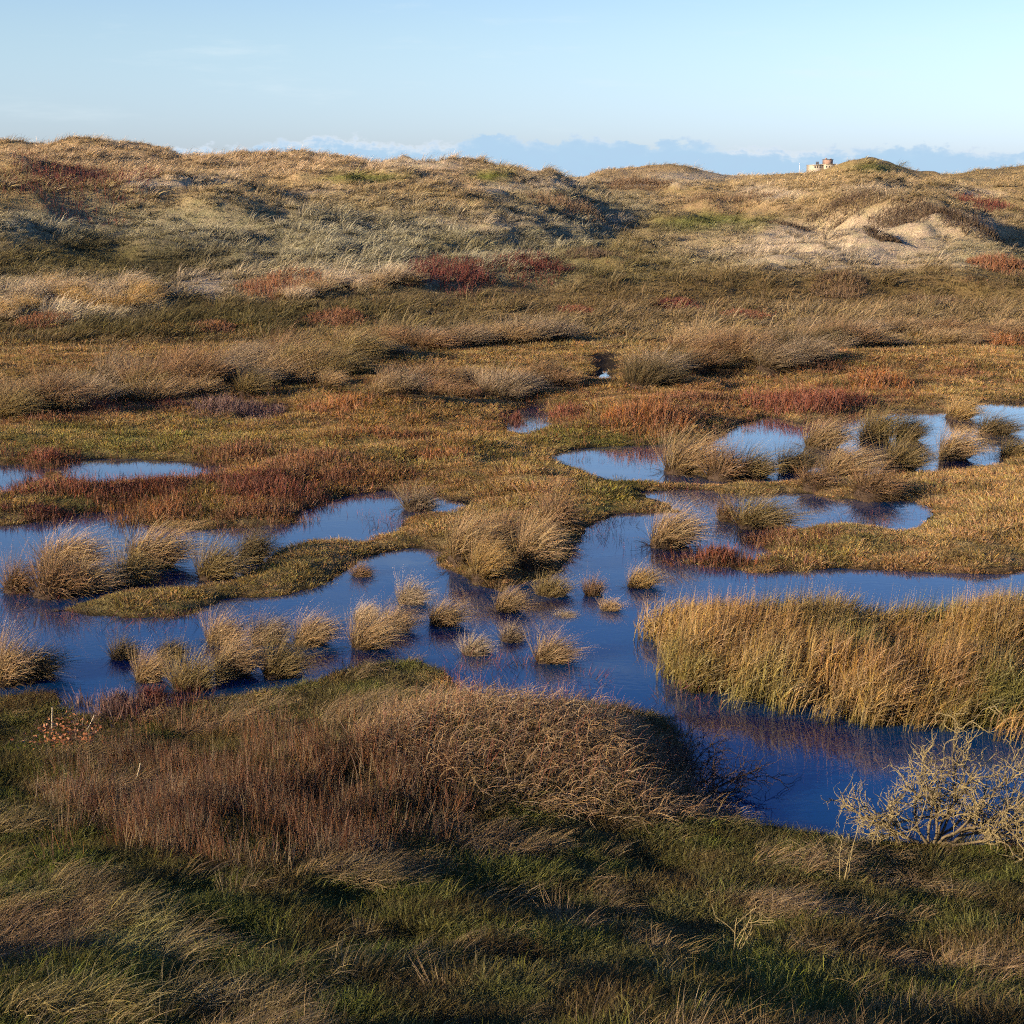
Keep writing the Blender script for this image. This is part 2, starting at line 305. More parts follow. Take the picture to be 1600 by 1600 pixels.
def zone(px, py, y):
    """plant colour and tall-grass density"""
    n = len(px); w1 = 90 * fbm(px / 130, py / 45, 71, 3); w2 = 24 * fbm(px / 110, py / 40, 81, 3)
    b = fbm(px / 70, py / 22, 91, 3)
    base = np.where((y > 56)[:, None], STRAW * .62 + OLIVE * .4, np.where((y > 24)[:, None], STRAW * .42 + BROWN * .32 + MOSS * .12, STRAW * .25 + OLIVE * .6))
    c = base * (1 + .5 * b[:, None]); den = np.full(n, .5)
    for cx, cy, rx, ry, col, d, w in ZONES:
        m = (np.abs(px - cx) < 2.1 * rx + 60) & (np.abs(py - cy) < 2.1 * ry + 20)
        if not m.any(): continue
        q = (((px[m] - cx + w1[m] * min(1, rx / 90)) / rx) ** 2 + ((py[m] - cy + w2[m] * min(1, ry / 22)) / ry) ** 2)
        k = w * np.exp(-q ** 1.6 * .7)
        c[m] = c[m] + (col - c[m]) * k[:, None]; den[m] = den[m] + (d - den[m]) * k
    return np.clip(c, .008, .7), den

# ------------------------------------------------------------------ materials
def mat(name):
    m = bpy.data.materials.new(name); m.use_nodes = True; m.node_tree.nodes.clear(); return m, m.node_tree
def attr(nt, name, typ='GEOMETRY'):
    n = nd(nt, 'ShaderNodeAttribute', attribute_name=name, attribute_type=typ); return n
def blade_mat(name, src, base=(.10, .085, .035), var=.5, trans=.28, basew=.65, upto=.55):
    """src: 'INSTANCER' tint attribute, 'OBJECT' object colour, or a fixed colour"""
    m, nt = mat(name)
    h = attr(nt, 'h').outputs['Fac']; r = attr(nt, 'r').outputs['Fac']
    if src == 'INSTANCER': t = attr(nt, 'tint', 'INSTANCER').outputs['Color']
    elif src == 'OBJECT': t = nd(nt, 'ShaderNodeObjectInfo').outputs['Color']
    else:
        rg = nd(nt, 'ShaderNodeRGB'); rg.outputs[0].default_value = (*src, 1); t = rg.outputs[0]
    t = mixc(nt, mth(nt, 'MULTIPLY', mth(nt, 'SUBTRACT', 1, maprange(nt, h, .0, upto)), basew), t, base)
    hsv = nd(nt, 'ShaderNodeHueSaturation')
    nt.links.new(t, hsv.inputs['Color'])
    nt.links.new(maprange(nt, r, 0, 1, 1 - var, 1 + var, False), hsv.inputs['Value'])
    nt.links.new(maprange(nt, mth(nt, 'FRACT', mth(nt, 'MULTIPLY', r, 7.3)), 0, 1, .485, .515, False), hsv.inputs['Hue'])
    nt.links.new(maprange(nt, mth(nt, 'FRACT', mth(nt, 'MULTIPLY', r, 13.7)), 0, 1, .8, 1.15, False), hsv.inputs['Saturation'])
    d = nd(nt, 'ShaderNodeBsdfDiffuse'); tr = nd(nt, 'ShaderNodeBsdfTranslucent'); mx = nd(nt, 'ShaderNodeMixShader')
    nt.links.new(hsv.outputs[0], d.inputs[0]); nt.links.new(hsv.outputs[0], tr.inputs[0]); mx.inputs[0].default_value = trans
    nt.links.new(d.outputs[0], mx.inputs[1]); nt.links.new(tr.outputs[0], mx.inputs[2])
    o = nd(nt, 'ShaderNodeOutputMaterial'); nt.links.new(mx.outputs[0], o.inputs[0])
    return m
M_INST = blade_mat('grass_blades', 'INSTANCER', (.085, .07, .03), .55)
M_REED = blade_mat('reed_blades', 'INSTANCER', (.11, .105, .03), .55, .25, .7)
M_TUS = blade_mat('tussock_blades', 'OBJECT', (.075, .052, .024), .5, .25, .95, .75)  # brown thatch feet, darkened further to put light-dark contrast into the colour
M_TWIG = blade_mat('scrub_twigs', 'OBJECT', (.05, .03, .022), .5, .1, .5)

def pbr(name, col, rough=.85, nscale=20., var=.35, bump_=.3, spec=.2):
    m, nt = mat(name)
    b = nd(nt, 'ShaderNodeBsdfPrincipled'); o = nd(nt, 'ShaderNodeOutputMaterial'); nt.links.new(b.outputs[0], o.inputs[0])
    tc = nd(nt, 'ShaderNodeTexCoord'); f = noise(nt, tc.outputs['Object'], nscale, 5, .6)
    c = np.array(col)
    nt.links.new(mixc(nt, f, tuple(c * (1 - var)), tuple(np.minimum(c * (1 + var), 1))), b.inputs['Base Color'])
    b.inputs['Roughness'].default_value = rough; b.inputs['Specular IOR Level'].default_value = spec
    bp = nd(nt, 'ShaderNodeBump'); bp.inputs['Strength'].default_value = bump_; bp.inputs['Distance'].default_value = .02
    nt.links.new(f, bp.inputs['Height']); nt.links.new(bp.outputs[0], b.inputs['Normal'])
    return m
M_BARK = pbr('lichened_bark', (.31, .245, .115), .9, 30, .55, .5)
M_DARKBARK = pbr('dark_bark', (.075, .05, .04), .9, 30, .4, .5)
M_PEAT = pbr('sodden_roots', (.055, .035, .022), .8, 25, .5, .6)

# ground
m, nt = mat('ground_cover')
g = attr(nt, 'gcol').outputs['Color']; tc = nd(nt, 'ShaderNodeTexCoord')
f1 = noise(nt, tc.outputs['Object'], 7, 6, .65); f2 = noise(nt, tc.outputs['Object'], 1.1, 5, .6); f3 = noise(nt, tc.outputs['Object'], 34, 3, .6)
c = mixc(nt, maprange(nt, f1, .3, .7, 0, 1), mixc(nt, 1., g, (.55, .5, .45), 'MULTIPLY'), mixc(nt, 1., g, (1.3, 1.25, 1.2), 'MULTIPLY'))
c = mixc(nt, maprange(nt, f2, .35, .7, 0, .4), c, mixc(nt, 1., g, (.7, .85, .6), 'MULTIPLY'))
b = nd(nt, 'ShaderNodeBsdfPrincipled'); b.inputs['Roughness'].default_value = .95; b.inputs['Specular IOR Level'].default_value = .08
nt.links.new(c, b.inputs['Base Color'])
bp = nd(nt, 'ShaderNodeBump'); bp.inputs['Strength'].default_value = .8; bp.inputs['Distance'].default_value = .12
nt.links.new(mth(nt, 'ADD', f1, mth(nt, 'MULTIPLY', f3, .35)), bp.inputs['Height']); nt.links.new(bp.outputs[0], b.inputs['Normal'])
o = nd(nt, 'ShaderNodeOutputMaterial'); nt.links.new(b.outputs[0], o.inputs[0]); M_GROUND = m

# water
m, nt = mat('pond_water')
tc = nd(nt, 'ShaderNodeTexCoord')
mpw = nd(nt, 'ShaderNodeMapping'); mpw.inputs['Scale'].default_value = (1, 2.2, 1); mpw.inputs['Rotation'].default_value = (0, 0, .5); nt.links.new(tc.outputs['Object'], mpw.inputs[0])
r1 = noise(nt, mpw.outputs[0], 5.5, 3, .5); r2 = noise(nt, mpw.outputs[0], .7, 2, .5)
bp = nd(nt, 'ShaderNodeBump'); bp.inputs['Distance'].default_value = .01
nt.links.new(maprange(nt, r2, .35, .7, .015, .16), bp.inputs['Strength']); nt.links.new(r1, bp.inputs['Height'])
d = nd(nt, 'ShaderNodeBsdfDiffuse'); gl = nd(nt, 'ShaderNodeBsdfGlossy'); fr = nd(nt, 'ShaderNodeFresnel'); mx = nd(nt, 'ShaderNodeMixShader')
murk = noise(nt, tc.outputs['Object'], .45, 4, .6)
nt.links.new(mixc(nt, maprange(nt, murk, .45, .75, 0, .6), (.003, .036, .115), (.012, .032, .065)), d.inputs[0]); gl.inputs['Roughness'].default_value = .03
fr.inputs['IOR'].default_value = 1.36
for n_ in (gl, fr): nt.links.new(bp.outputs[0], n_.inputs['Normal'])
nt.links.new(mth(nt, 'MULTIPLY', fr.outputs[0], 2.0, None, True), mx.inputs[0]); nt.links.new(d.outputs[0], mx.inputs[1]); nt.links.new(gl.outputs[0], mx.inputs[2])
o = nd(nt, 'ShaderNodeOutputMaterial'); nt.links.new(mx.outputs[0], o.inputs[0]); M_WATER = m

# ------------------------------------------------------------------ mesh helpers
def link(name, me, parent=None, **props):
    o = bpy.data.objects.new(name, me); COL.objects.link(o)
    if parent: o.parent = parent
    for k, v in props.items(): o[k] = v
    return o
def mesh_np(name, V, F, m, attrs=None, smooth=False):
    """F: list of (n,k) face arrays"""
    me = bpy.data.meshes.new(name)
    V = np.asarray(V, np.float32)
    loops = np.concatenate([f.ravel() for f in F]).astype(np.int32)
    tot = np.concatenate([np.full(len(f), f.shape[1]) for f in F]).astype(np.int32)
    st = np.concatenate([[0], np.cumsum(tot)[:-1]]).astype(np.int32)
    me.vertices.add(len(V)); me.vertices.foreach_set('co', V.ravel())
    me.loops.add(len(loops)); me.loops.foreach_set('vertex_index', loops)
    me.polygons.add(len(tot)); me.polygons.foreach_set('loop_start', st); me.polygons.foreach_set('loop_total', tot)
    if smooth: me.polygons.foreach_set('use_smooth', np.ones(len(tot), bool))
    for k, v in (attrs or {}).items():
        if v.ndim == 1: a = me.attributes.new(k, 'FLOAT', 'POINT'); a.data.foreach_set('value', v.astype(np.float32))
        else:
            a = me.attributes.new(k, 'FLOAT_COLOR', 'POINT')
            a.data.foreach_set('color', np.concatenate([v, np.ones((len(v), 1))], 1).astype(np.float32).ravel())
    me.update(calc_edges=True); me.validate()
    if m: me.materials.append(m)
    return me
def blades(P, D, L, W, bend, seg=3, wind=(1, 0), flat=.35, rg=rng):
    """grass blades: base points P(n,3), start directions D, lengths L, widths W, droop bend(n), wind pull"""
    n = len(P); D = D / np.linalg.norm(D, axis=1, keepdims=True)
    pull = np.stack([np.full(n, wind[0]), np.full(n, wind[1]), np.zeros(n)], 1) * .75 + D * [1, 1, 0] * .6
    pull[:, 2] -= .55
    side = rg.normal(size=(n, 3)) * [1, 1, flat]; side -= D * (side * D).sum(1, keepdims=True); side /= np.linalg.norm(side, axis=1, keepdims=True) + 1e-9
    pos = P.copy(); d = D.copy(); rows = []; hs = []
    for i in range(seg + 1):
        t = i / seg; w = W * (1 - t) ** .7 * (.75 + .25 * min(1, t * 4)) * .5
        if i < seg: rows += [pos - side * w[:, None], pos + side * w[:, None]]; hs += [t, t]
        else: rows.append(pos.copy()); hs.append(1.)
        pos = pos + d * (L / seg)[:, None]
        d = d + pull * (bend * 1.3 / seg * (1 + t))[:, None]; d /= np.linalg.norm(d, axis=1, keepdims=True)
    k = len(rows); V = np.stack(rows, 1).reshape(-1, 3); o = (np.arange(n) * k)[:, None]
    q = [o + np.array([[2 * i, 2 * i + 1, 2 * i + 3, 2 * i + 2]]) for i in range(seg - 1)]
    F = [np.concatenate(q)] if q else []
    F.append(o + np.array([[k - 3, k - 2, k - 1]]))
    return V, F, np.tile(hs, n), np.repeat(rg.random(n), k)
def blade_mesh(name, m, *a, **k):
    V, F, h, r = blades(*a, **k); return mesh_np(name, V, F, m, {'h': h, 'r': r})
def disc(n, rad, rg=rng, pw=.5):
    a = rg.random(n) * 6.2832; r = rad * rg.random(n) ** pw
    return np.stack([r * np.cos(a), r * np.sin(a), np.zeros(n)], 1)
def tuft(name, m, n, rad, l0, l1, w, spread, bend, seg=2, lean=.25, rg=rng):
    P = disc(n, rad); D = np.stack([P[:, 0] / rad * spread + lean + rg.normal(0, .18, n), P[:, 1] / rad * spread + rg.normal(0, .18, n), np.full(n, 1.)], 1)
    P[:, 2] = -.02
    return blade_mesh(name, m, P, D, rg.uniform(l0, l1, n), np.full(n, w) * rg.uniform(.7, 1.2, n), bend * rg.uniform(.4, 1.4, n), seg)
def scatter(name, protos, P, rot, scl, tint, **props):
    """an uncountable plant cover: points that carry clumps"""
    c = bpy.data.collections.new(name + '_clumps')
    for i, me in enumerate(protos):
        c.objects.link(bpy.data.objects.new(f'{name}_clump', me))
    n = len(P); me = bpy.data.meshes.new(name); me.vertices.add(n); me.vertices.foreach_set('co', P.astype(np.float32).ravel())
    def at(k, t, f, v): me.attributes.new(k, t, 'POINT').data.foreach_set(f, v)
    at('rot', 'FLOAT_VECTOR', 'vector', rot.astype(np.float32).ravel()); at('scl', 'FLOAT_VECTOR', 'vector', scl.astype(np.float32).ravel())
    at('pick', 'INT', 'value', rng.integers(0, len(protos), n).astype(np.int32))
    at('tint', 'FLOAT_COLOR', 'color', np.concatenate([tint, np.ones((n, 1))], 1).astype(np.float32).ravel())
    o = link(name, me, kind='stuff', **props)
    ng = bpy.data.node_groups.new(name, 'GeometryNodeTree')
    ng.interface.new_socket('Geometry', in_out='INPUT', socket_type='NodeSocketGeometry'); ng.interface.new_socket('Geometry', in_out='OUTPUT', socket_type='NodeSocketGeometry')
    gi = ng.nodes.new('NodeGroupInput'); go = ng.nodes.new('NodeGroupOutput'); ip = ng.nodes.new('GeometryNodeInstanceOnPoints'); ci = ng.nodes.new('GeometryNodeCollectionInfo')
    ci.inputs[0].default_value = c; ci.inputs['Separate Children'].default_value = True; ci.inputs['Reset Children'].default_value = True
    ip.inputs['Pick Instance'].default_value = True
    def na(k, t):
        x = ng.nodes.new('GeometryNodeInputNamedAttribute'); x.data_type = t; x.inputs[0].default_value = k; return x.outputs[0]
    L = ng.links.new
    L(gi.outputs[0], ip.inputs['Points']); L(ci.outputs[0], ip.inputs['Instance']); L(na('pick', 'INT'), ip.inputs['Instance Index'])
    L(na('rot', 'FLOAT_VECTOR'), ip.inputs['Rotation']); L(na('scl', 'FLOAT_VECTOR'), ip.inputs['Scale']); L(ip.outputs[0], go.inputs[0])
    md = o.modifiers.new('cover', 'NODES'); md.node_group = ng
    return o
def zrot(n, a=.7, tilt=.12):
    return np.stack([rng.normal(0, tilt, n), rng.normal(0, tilt, n), rng.normal(0, a, n)], 1)
def uni(s): return np.repeat(s[:, None], 3, 1)

# ------------------------------------------------------------------ ground sheet
th = np.concatenate([np.linspace(-180, -32, 60)[:-1], np.linspace(-32, -24, 26)[:-1], np.linspace(-24, 24, 380)[:-1], np.linspace(24, 32, 26)[:-1], np.linspace(32, 180, 60)[:-1]])
rr = np.concatenate([[.4, 1, 2, 3, 4], np.geomspace(4.6, 62, 470), np.geomspace(62.5, 300, 270), np.geomspace(303, 9000, 60)])
TH, RR = np.meshgrid(R(1) * th, rr); GX = (RR * np.sin(TH)).ravel(); GY = (RR * np.cos(TH)).ravel()
GZ, GSD, GFS = terrain(GX, GY)
side = np.abs(TH.ravel()); rad = RR.ravel()
px, py = g2p(GX, GY, GZ)
ok = (side < .5) & (rad > 4)
GC = np.tile(STRAW * .5 + OLIVE * .4, (len(GX), 1)) * (1 + .5 * fbm(GX / 6, GY / 6, 99, 3))[:, None]
GC[ok] = zone(px[ok], py[ok], GY[ok])[0]
inme = (GY < 60) & (GY > 9)
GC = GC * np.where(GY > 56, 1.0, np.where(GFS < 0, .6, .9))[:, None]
mud = (1 - sst(GSD + .16 * fbm(GX / .5, GY / .5, 33, 2), .0, .34)) * inme * (GFS > -.3)
GC = GC + (np.array([.035, .026, .018]) - GC) * mud[:, None]
nr, nc = RR.shape; i0 = np.arange(nr - 1)[:, None] * nc; j = np.arange(nc); j1 = (j + 1) % nc
Q = np.stack([i0 + j, i0 + nc + j, i0 + nc + j1, i0 + j1], -1).reshape(-1, 4)[:, ::-1]
V = np.stack([GX, GY, GZ], 1); cen = len(V)
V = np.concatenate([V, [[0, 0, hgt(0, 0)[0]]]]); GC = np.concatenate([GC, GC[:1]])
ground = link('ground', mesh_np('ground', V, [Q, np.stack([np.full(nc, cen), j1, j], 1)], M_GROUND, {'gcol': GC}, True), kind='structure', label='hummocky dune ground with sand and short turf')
# pond water, one level sheet under the banks
wx = np.linspace(-30, 30, 13); wy = np.linspace(9.5, 61, 12); WX, WY = np.meshgrid(wx, wy)
q = (np.arange(11)[:, None] * 13 + np.arange(12))
link('water', mesh_np('water', np.stack([WX.ravel(), WY.ravel(), np.zeros(WX.size)], 1), [np.stack([q, q + 1, q + 14, q + 13], -1).reshape(-1, 4)], M_WATER), kind='structure', label='dark blue pond water lying between grassy banks')

# ------------------------------------------------------------------ plant covers
# the willow scrub patches, listed first because other plants keep clear of them
SC = dict(red=(.215, .085, .052), maroon=(.16, .06, .045), orange=(.29, .13, .055), brown=(.19, .125, .075), mauve=(.22, .14, .115), dark=(.12, .085, .055), rust=(.245, .12, .064))
SCRUB = [
 (75, 335, 230, 58, 'maroon', 'large dark red scrub on the upper left dune'),
 (435, 468, 150, 34, 'rust', 'reddish scrub patch beside the pale sand hollow'),
 (700, 458, 150, 48, 'maroon', 'dark red scrub at the dune foot left of centre'),
 (830, 450, 130, 34, 'maroon', 'dark red scrub touching the valley edge at the centre'),
 (885, 342, 130, 34, 'brown', 'brown rounded scrub on the spur left of the sandy valley'),
 (1010, 298, 120, 20, 'brown', 'brown scrub under the far middle dune top'),
 (930, 405, 110, 24, 'dark', 'dusky scrub in the valley below the grey slope'),
 (1155, 332, 150, 26, 'brown', 'brown scrub on the left shoulder of the sandy dune'),
 (1340, 335, 120, 24, 'dark', 'dark scrub above the sand slope, left of the bigger one'),
 (1435, 345, 100, 42, 'dark', 'biggest dark bush above the sand slope'),
 (1240, 355, 80, 14, 'dark', 'narrow dark scrub strip at the left top of the sand slope'),
 (1530, 370, 90, 40, 'dark', 'dark bush at the right end of the sand slope'),
 (1560, 330, 120, 22, 'maroon', 'purple-brown scrub in the shaded gap at the far right'),
 (1575, 428, 80, 26, 'rust', 'red scrub at the right border below the sand slope'),
 (1390, 382, 50, 12, 'dark', 'small dark tuft of scrub in the middle of the sand slope'),
 (520, 512, 90, 22, 'rust', 'red scrub below the sand hollow scrub'), (330, 520, 70, 14, 'rust', 'small red scrub on dark turf in front of the left dune'),
 (200, 462, 60, 12, 'red', 'little red scrub among pale tufts on the left'), (50, 520, 80, 26, 'rust', 'red scrub at the left border under the dune'),
 (900, 492, 60, 18, 'red', 'small red scrub in the valley mouth'), (1060, 484, 80, 16, 'maroon', 'dull red scrub in the valley floor'), (1170, 500, 80, 14, 'red', 'flat red scrub on the valley floor right of the dull one'),
 (1320, 468, 80, 16, 'brown', 'brown scrub below the green foot of the sand slope'), (1470, 478, 90, 14, 'brown', 'brown scrub on the right meadow near the dune'), (1580, 545, 90, 22, 'orange', 'orange scrub at the right border of the meadow'),
 (1385, 612, 95, 28, 'orange', 'bright orange scrub on the right meadow'), (1260, 648, 150, 46, 'red', 'large rust-red scrub behind the upper right pond'), (1330, 640, 80, 30, 'red', 'red scrub adjoining the large rust-red one'),
 (1010, 680, 140, 46, 'orange', 'large orange-brown scrub left of the upper right pond'), (1090, 660, 70, 24, 'rust', 'rusty scrub right of the large orange-brown one'), (1065, 632, 110, 16, 'rust', 'flat rusty scrub on the rise behind the orange-brown one'), (1270, 585, 110, 18, 'rust', 'faint rusty scrub on the meadow behind the right pond'),
 (885, 655, 50, 22, 'red', 'red scrub by the small far pond'), (806, 660, 14, 9, 'maroon', 'dark red sprig inside the small far pond'), (660, 618, 110, 22, 'red', 'red scrub under the centre tussock band'), (770, 618, 80, 16, 'red', 'flat red scrub right of the tiny puddle'), 
 (350, 650, 140, 32, 'mauve', 'mauve twiggy scrub standing in a small pool'), (150, 645, 110, 20, 'red', 'red scrub under the left tussock band'), (250, 640, 60, 16, 'maroon', 'dark red scrub left of the mauve one'), (520, 650, 110, 28, 'orange', 'orange scrub on a green hummock'), (60, 665, 120, 14, 'rust', 'faint rust scrub along the left hummock'), (600, 690, 120, 16, 'orange', 'orange strip of scrub on the middle hummocks'),
 (65, 730, 64, 22, 'red', 'red scrub between the two small left ponds'), (90, 780, 180, 28, 'red', 'red scrub belt on the left pond shore'), (215, 775, 150, 26, 'red', 'red scrub belt middle piece below the left pond'), (290, 758, 110, 18, 'red', 'red scrub behind the right tip of the left pond'),
 (370, 722, 80, 26, 'rust', 'rust scrub right of the small left pond'), (470, 728, 170, 28, 'rust', 'long rust scrub strip on the middle hummock'), (400, 760, 100, 22, 'maroon', 'dull red scrub above the bright red one'), (430, 785, 160, 32, 'red', 'bright red scrub on the bank of the long left pond'), (530, 752, 90, 14, 'rust', 'faint red scrub along the central bank'), (255, 818, 80, 32, 'orange', 'orange scrub at the spit in the long left pond'), (40, 812, 110, 14, 'maroon', 'dark red stems along the left pond bank'), (400, 815, 120, 20, 'rust', 'rusty bank growth over the long left pond'),
 (1210, 850, 90, 18, 'rust', 'rusty growth on the peninsula tip'), (1120, 882, 70, 22, 'red', 'red scrub on the mud bar in the channel'), (690, 720, 110, 14, 'orange', 'orange-brown strip on the central meadow'),
 (1500, 590, 90, 10, 'rust', 'thin rusty streak on the right meadow'), (180, 1112, 40, 28, 'mauve', 'purple sprig at the near shore of the left cove'), (232, 1108, 40, 24, 'maroon', 'dark purple sprig beside the green shore tussock'),
]
def in_scrub(px, py):
    m = np.zeros(len(px))
    for u_, v_, w_, h_, _, _ in SCRUB: m = np.maximum(m, np.exp(-(((px - u_) / (w_ * .52)) ** 2 + ((py - v_ + h_ * .2) / (h_ * .62)) ** 2) ** 2))
    return m

def sample(n, d0, d1, amax=.40, power=1.):
    """points spread over the ground between two distances, thinning with distance"""
    u = rng.random(n); e = 2 - power
    D = (d0 ** e + u * (d1 ** e - d0 ** e)) ** (1 / e) if abs(e) > 1e-6 else d0 * (d1 / d0) ** u
    a = rng.uniform(-amax, amax, n); return a * D, D
def cover(x, y):
    z, sd, fs = terrain(x, y); px, py = g2p(x, y, z); c, den = zone(px, py, y); return z, sd, fs, c, den, px, py

# short meadow turf
pt = [tuft('turf_clump', M_INST, 60, .19, .035, .11, .009, 1.1, .5, 2, .15) for _ in range(5)]
x, y = sample(105000, 13, 66, .42, 1.)
z, sd, fs, c, den, px, py = cover(x, y)
k = (sd > .06 + .22 * fbm(x / .6, y / .5, 34, 2)) & (sd > -.03) & (fs > -.3) & (rng.random(len(x)) > .6 * in_scrub(px, py))
x, y, z, c, sd = x[k], y[k], z[k], c[k], sd[k]; n = len(x)
s = (.75 + .5 * rng.random(n)) * (.85 + y / 90) * (1 + 1.1 * np.clip(fbm(x / .7, y / .55, 5, 2), -.5, .6)) * (.65 + .35 * sst(sd, .1, 1))
f_ = fbm(x / .55, y / .42, 14, 3)[:, None]
c = c + (STRAW * .75 - c) * np.clip(f_ * 1.6, 0, .6) + (np.array([.07, .065, .025]) - c) * np.clip(-f_ * 1.7, 0, .65)
c = c * np.array([1.43, 1.27, 1.02]) * rng.uniform(.7, 1.4, (n, 1)) * (1 + .1 * rng.normal(size=(n, 3)))
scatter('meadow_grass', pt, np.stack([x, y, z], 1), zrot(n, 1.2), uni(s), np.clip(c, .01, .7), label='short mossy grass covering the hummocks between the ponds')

# long grass of the viewer's dune
pf = [tuft('long_clump', M_INST, 64, .12, .12, .40, .0045, .55, 1.3, 4, .8) for _ in range(5)]
ps = [tuft('sward_clump', M_INST, 60, .13, .035, .15, .0048, 1.1, .8, 3, .15) for _ in range(5)]
x, y = sample(60000, 4.5, 24, .46, .9)
z, sd, fs, c, den, px, py = cover(x, y)
k = (fs < -.04) & (z > -.02); x, y, z, c, den, fs = x[k], y[k], z[k], c[k], den[k], fs[k]; n = len(x)
s = (.7 + .6 * rng.random(n)) * (1 + .9 * np.clip(fbm(x / .8, y / .6, 6, 2), -.5, .6))
f_ = fbm(x / .5, y / .4, 14, 3)[:, None]
cs = c * .46 + np.array([.115, .145, .03]) * .34; cs = cs + (MOSS * .9 - cs) * np.clip(f_ * 1.6, 0, .6) + (BROWN * .5 - cs) * np.clip(-f_ * 1.8, 0, .7)
cs = cs * rng.uniform(.6, 1.4, (n, 1))
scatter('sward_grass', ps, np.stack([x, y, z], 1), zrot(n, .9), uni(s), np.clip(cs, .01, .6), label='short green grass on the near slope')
pat = fbm(x / 1.3, y / .75, 7, 3); k = rng.random(n) < np.clip(den * .20 + pat * 2.4 - .58, .01, .6) * (.25 + .75 * sst(-fs, .1, 1.3))
x, y, z, c = x[k], y[k], z[k], c[k]; n = len(x); s = .6 + .6 * rng.random(n)
cl = (c * .5 + np.array([.235, .165, .09]) * .66) * rng.uniform(.7, 1.35, (n, 1))
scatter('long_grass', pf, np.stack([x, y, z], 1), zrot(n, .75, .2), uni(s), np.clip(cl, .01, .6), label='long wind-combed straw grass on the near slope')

# red-brown stems
prs = [tuft('rust_stem_clump', M_INST, 14, .12, .16, .42, .0052, .22, .15, 3, .1) for _ in range(4)]
u_ = rng.uniform(60, 760, 9000); v_ = rng.uniform(1085, 1370, 9000); 
q_ = ((u_ - 390) / 330) ** 2 + ((v_ - 1250) / 110) ** 2; k = (rng.random(9000) < np.exp(-q_ ** 2) * .8) & (fbm(u_ / 70, v_ / 26, 27, 3) > -.02)
xs, ys, zs = cast(u_[k], v_[k]); n = len(xs)
c = np.where(rng.random((n, 1)) < .6, np.array([.20, .095, .048]), np.array([.20, .145, .085])) * rng.uniform(.5, 1.4, (n, 1))
scatter('rust_grass', prs, np.stack([xs, ys, zs - .02], 1), zrot(n, 2.), uni(.7 + .6 * rng.random(n)), c, label='upright red-brown stems on the near left slope')

# marram and turf on the dunes
pm = [tuft('marram_clump', M_INST, 34, .22, .35, .85, .022, .7, .9, 3, .6) for _ in range(5)]
x, y = sample(62000, 60, 190, .41, .7); x2, y2 = sample(9000, 190, 330, .40, 0.); x = np.append(x, x2); y = np.append(y, y2)
z, sd, fs, c, den, px, py = cover(x, y)
pat = fbm(x / 2.6, y / 2.2, 8, 3); k = rng.random(len(x)) < np.clip(den * .62 + pat * 1.2 * (den > .12), .03, 1) * (1 - .92 * in_scrub(px, py))
x, y, z, c, den = x[k], y[k], z[k], c[k], den[k]; n = len(x); s = (.55 + .55 * rng.random(n)) * np.where(y > 190, 1.1, 1) * np.where(rng.random(n) < .16, 1.75, 1)
cm = (c * 1.0 + .01) * np.where(den > .5, 1.12, .85)[:, None] * rng.uniform(.65, 1.4, (n, 1))
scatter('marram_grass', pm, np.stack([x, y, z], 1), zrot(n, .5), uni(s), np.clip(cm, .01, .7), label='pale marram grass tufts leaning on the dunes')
pd = [tuft('dune_turf_clump', M_INST, 22, .3, .08, .22, .03, 1., .5, 2, .3) for _ in range(4)]
x, y = sample(60000, 58, 170, .41, .8)
z, sd, fs, c, den, px, py = cover(x, y)
k = (c[:, 2] < .2) & (rng.random(len(x)) > .8 * in_scrub(px, py)); x, y, z, c = x[k], y[k], z[k], c[k]; n = len(x)
scatter('dune_grass', pd, np.stack([x, y, z], 1), zrot(n, 1.5), uni(.7 + .7 * rng.random(n)), np.clip(c * rng.uniform(.5, 1.35, (n, 1)), .01, .6), label='low brown and olive turf in the dune valley')

# reed bed standing in the lagoon
def reed_clump():
    n = 22; P = disc(n, .2); D = np.stack([rng.normal(.10, .07, n), rng.normal(0, .08, n), np.ones(n)], 1)
    V1, F1, h1, r1 = blades(P, D, rng.uniform(.5, 1.05, n), np.full(n, .0095), .16 * rng.uniform(.2, 1.3, n), 3)
    m_ = 40; i = rng.integers(0, n, m_); P2 = P[i] + D[i] * rng.uniform(.1, .6, m_)[:, None]
    D2 = np.stack([rng.normal(.45, .3, m_), rng.normal(0, .4, m_), np.full(m_, 1.)], 1)
    V2, F2, h2, r2 = blades(P2, D2, rng.uniform(.2, .42, m_), np.full(m_, .011), .9 * rng.uniform(.3, 1.3, m_), 3)
    return mesh_np('reed_clump', np.concatenate([V1, V2]), F1 + [f + len(V1) for f in F2], M_REED, {'h': np.concatenate([h1, h2 * .3 + .6]), 'r': np.concatenate([r1, r2])})
pr = [reed_clump() for _ in range(6)]
BED = np.stack(p2g(*np.array([(985, 978), (1000, 970), (1060, 984), (1150, 999), (1300, 998), (1450, 996), (1600, 999), (1900, 999), (1950, 1200), (1750, 1175), (1600, 1150), (1480, 1150), (1400, 1148), (1300, 1135), (1200, 1115), (1130, 1090), (1070, 1068), (1035, 1052), (1008, 1020)]).T), 1)
x = rng.uniform(BED[:, 0].min() - .5, BED[:, 0].max(), 16000); y = rng.uniform(BED[:, 1].min() - .5, BED[:, 1].max() + .5, 16000)
sdb = poly_sd(np.stack([x, y], 1), BED) + .28 + .75 * fbm(x / 1.1, y / 1.0, 15, 3)
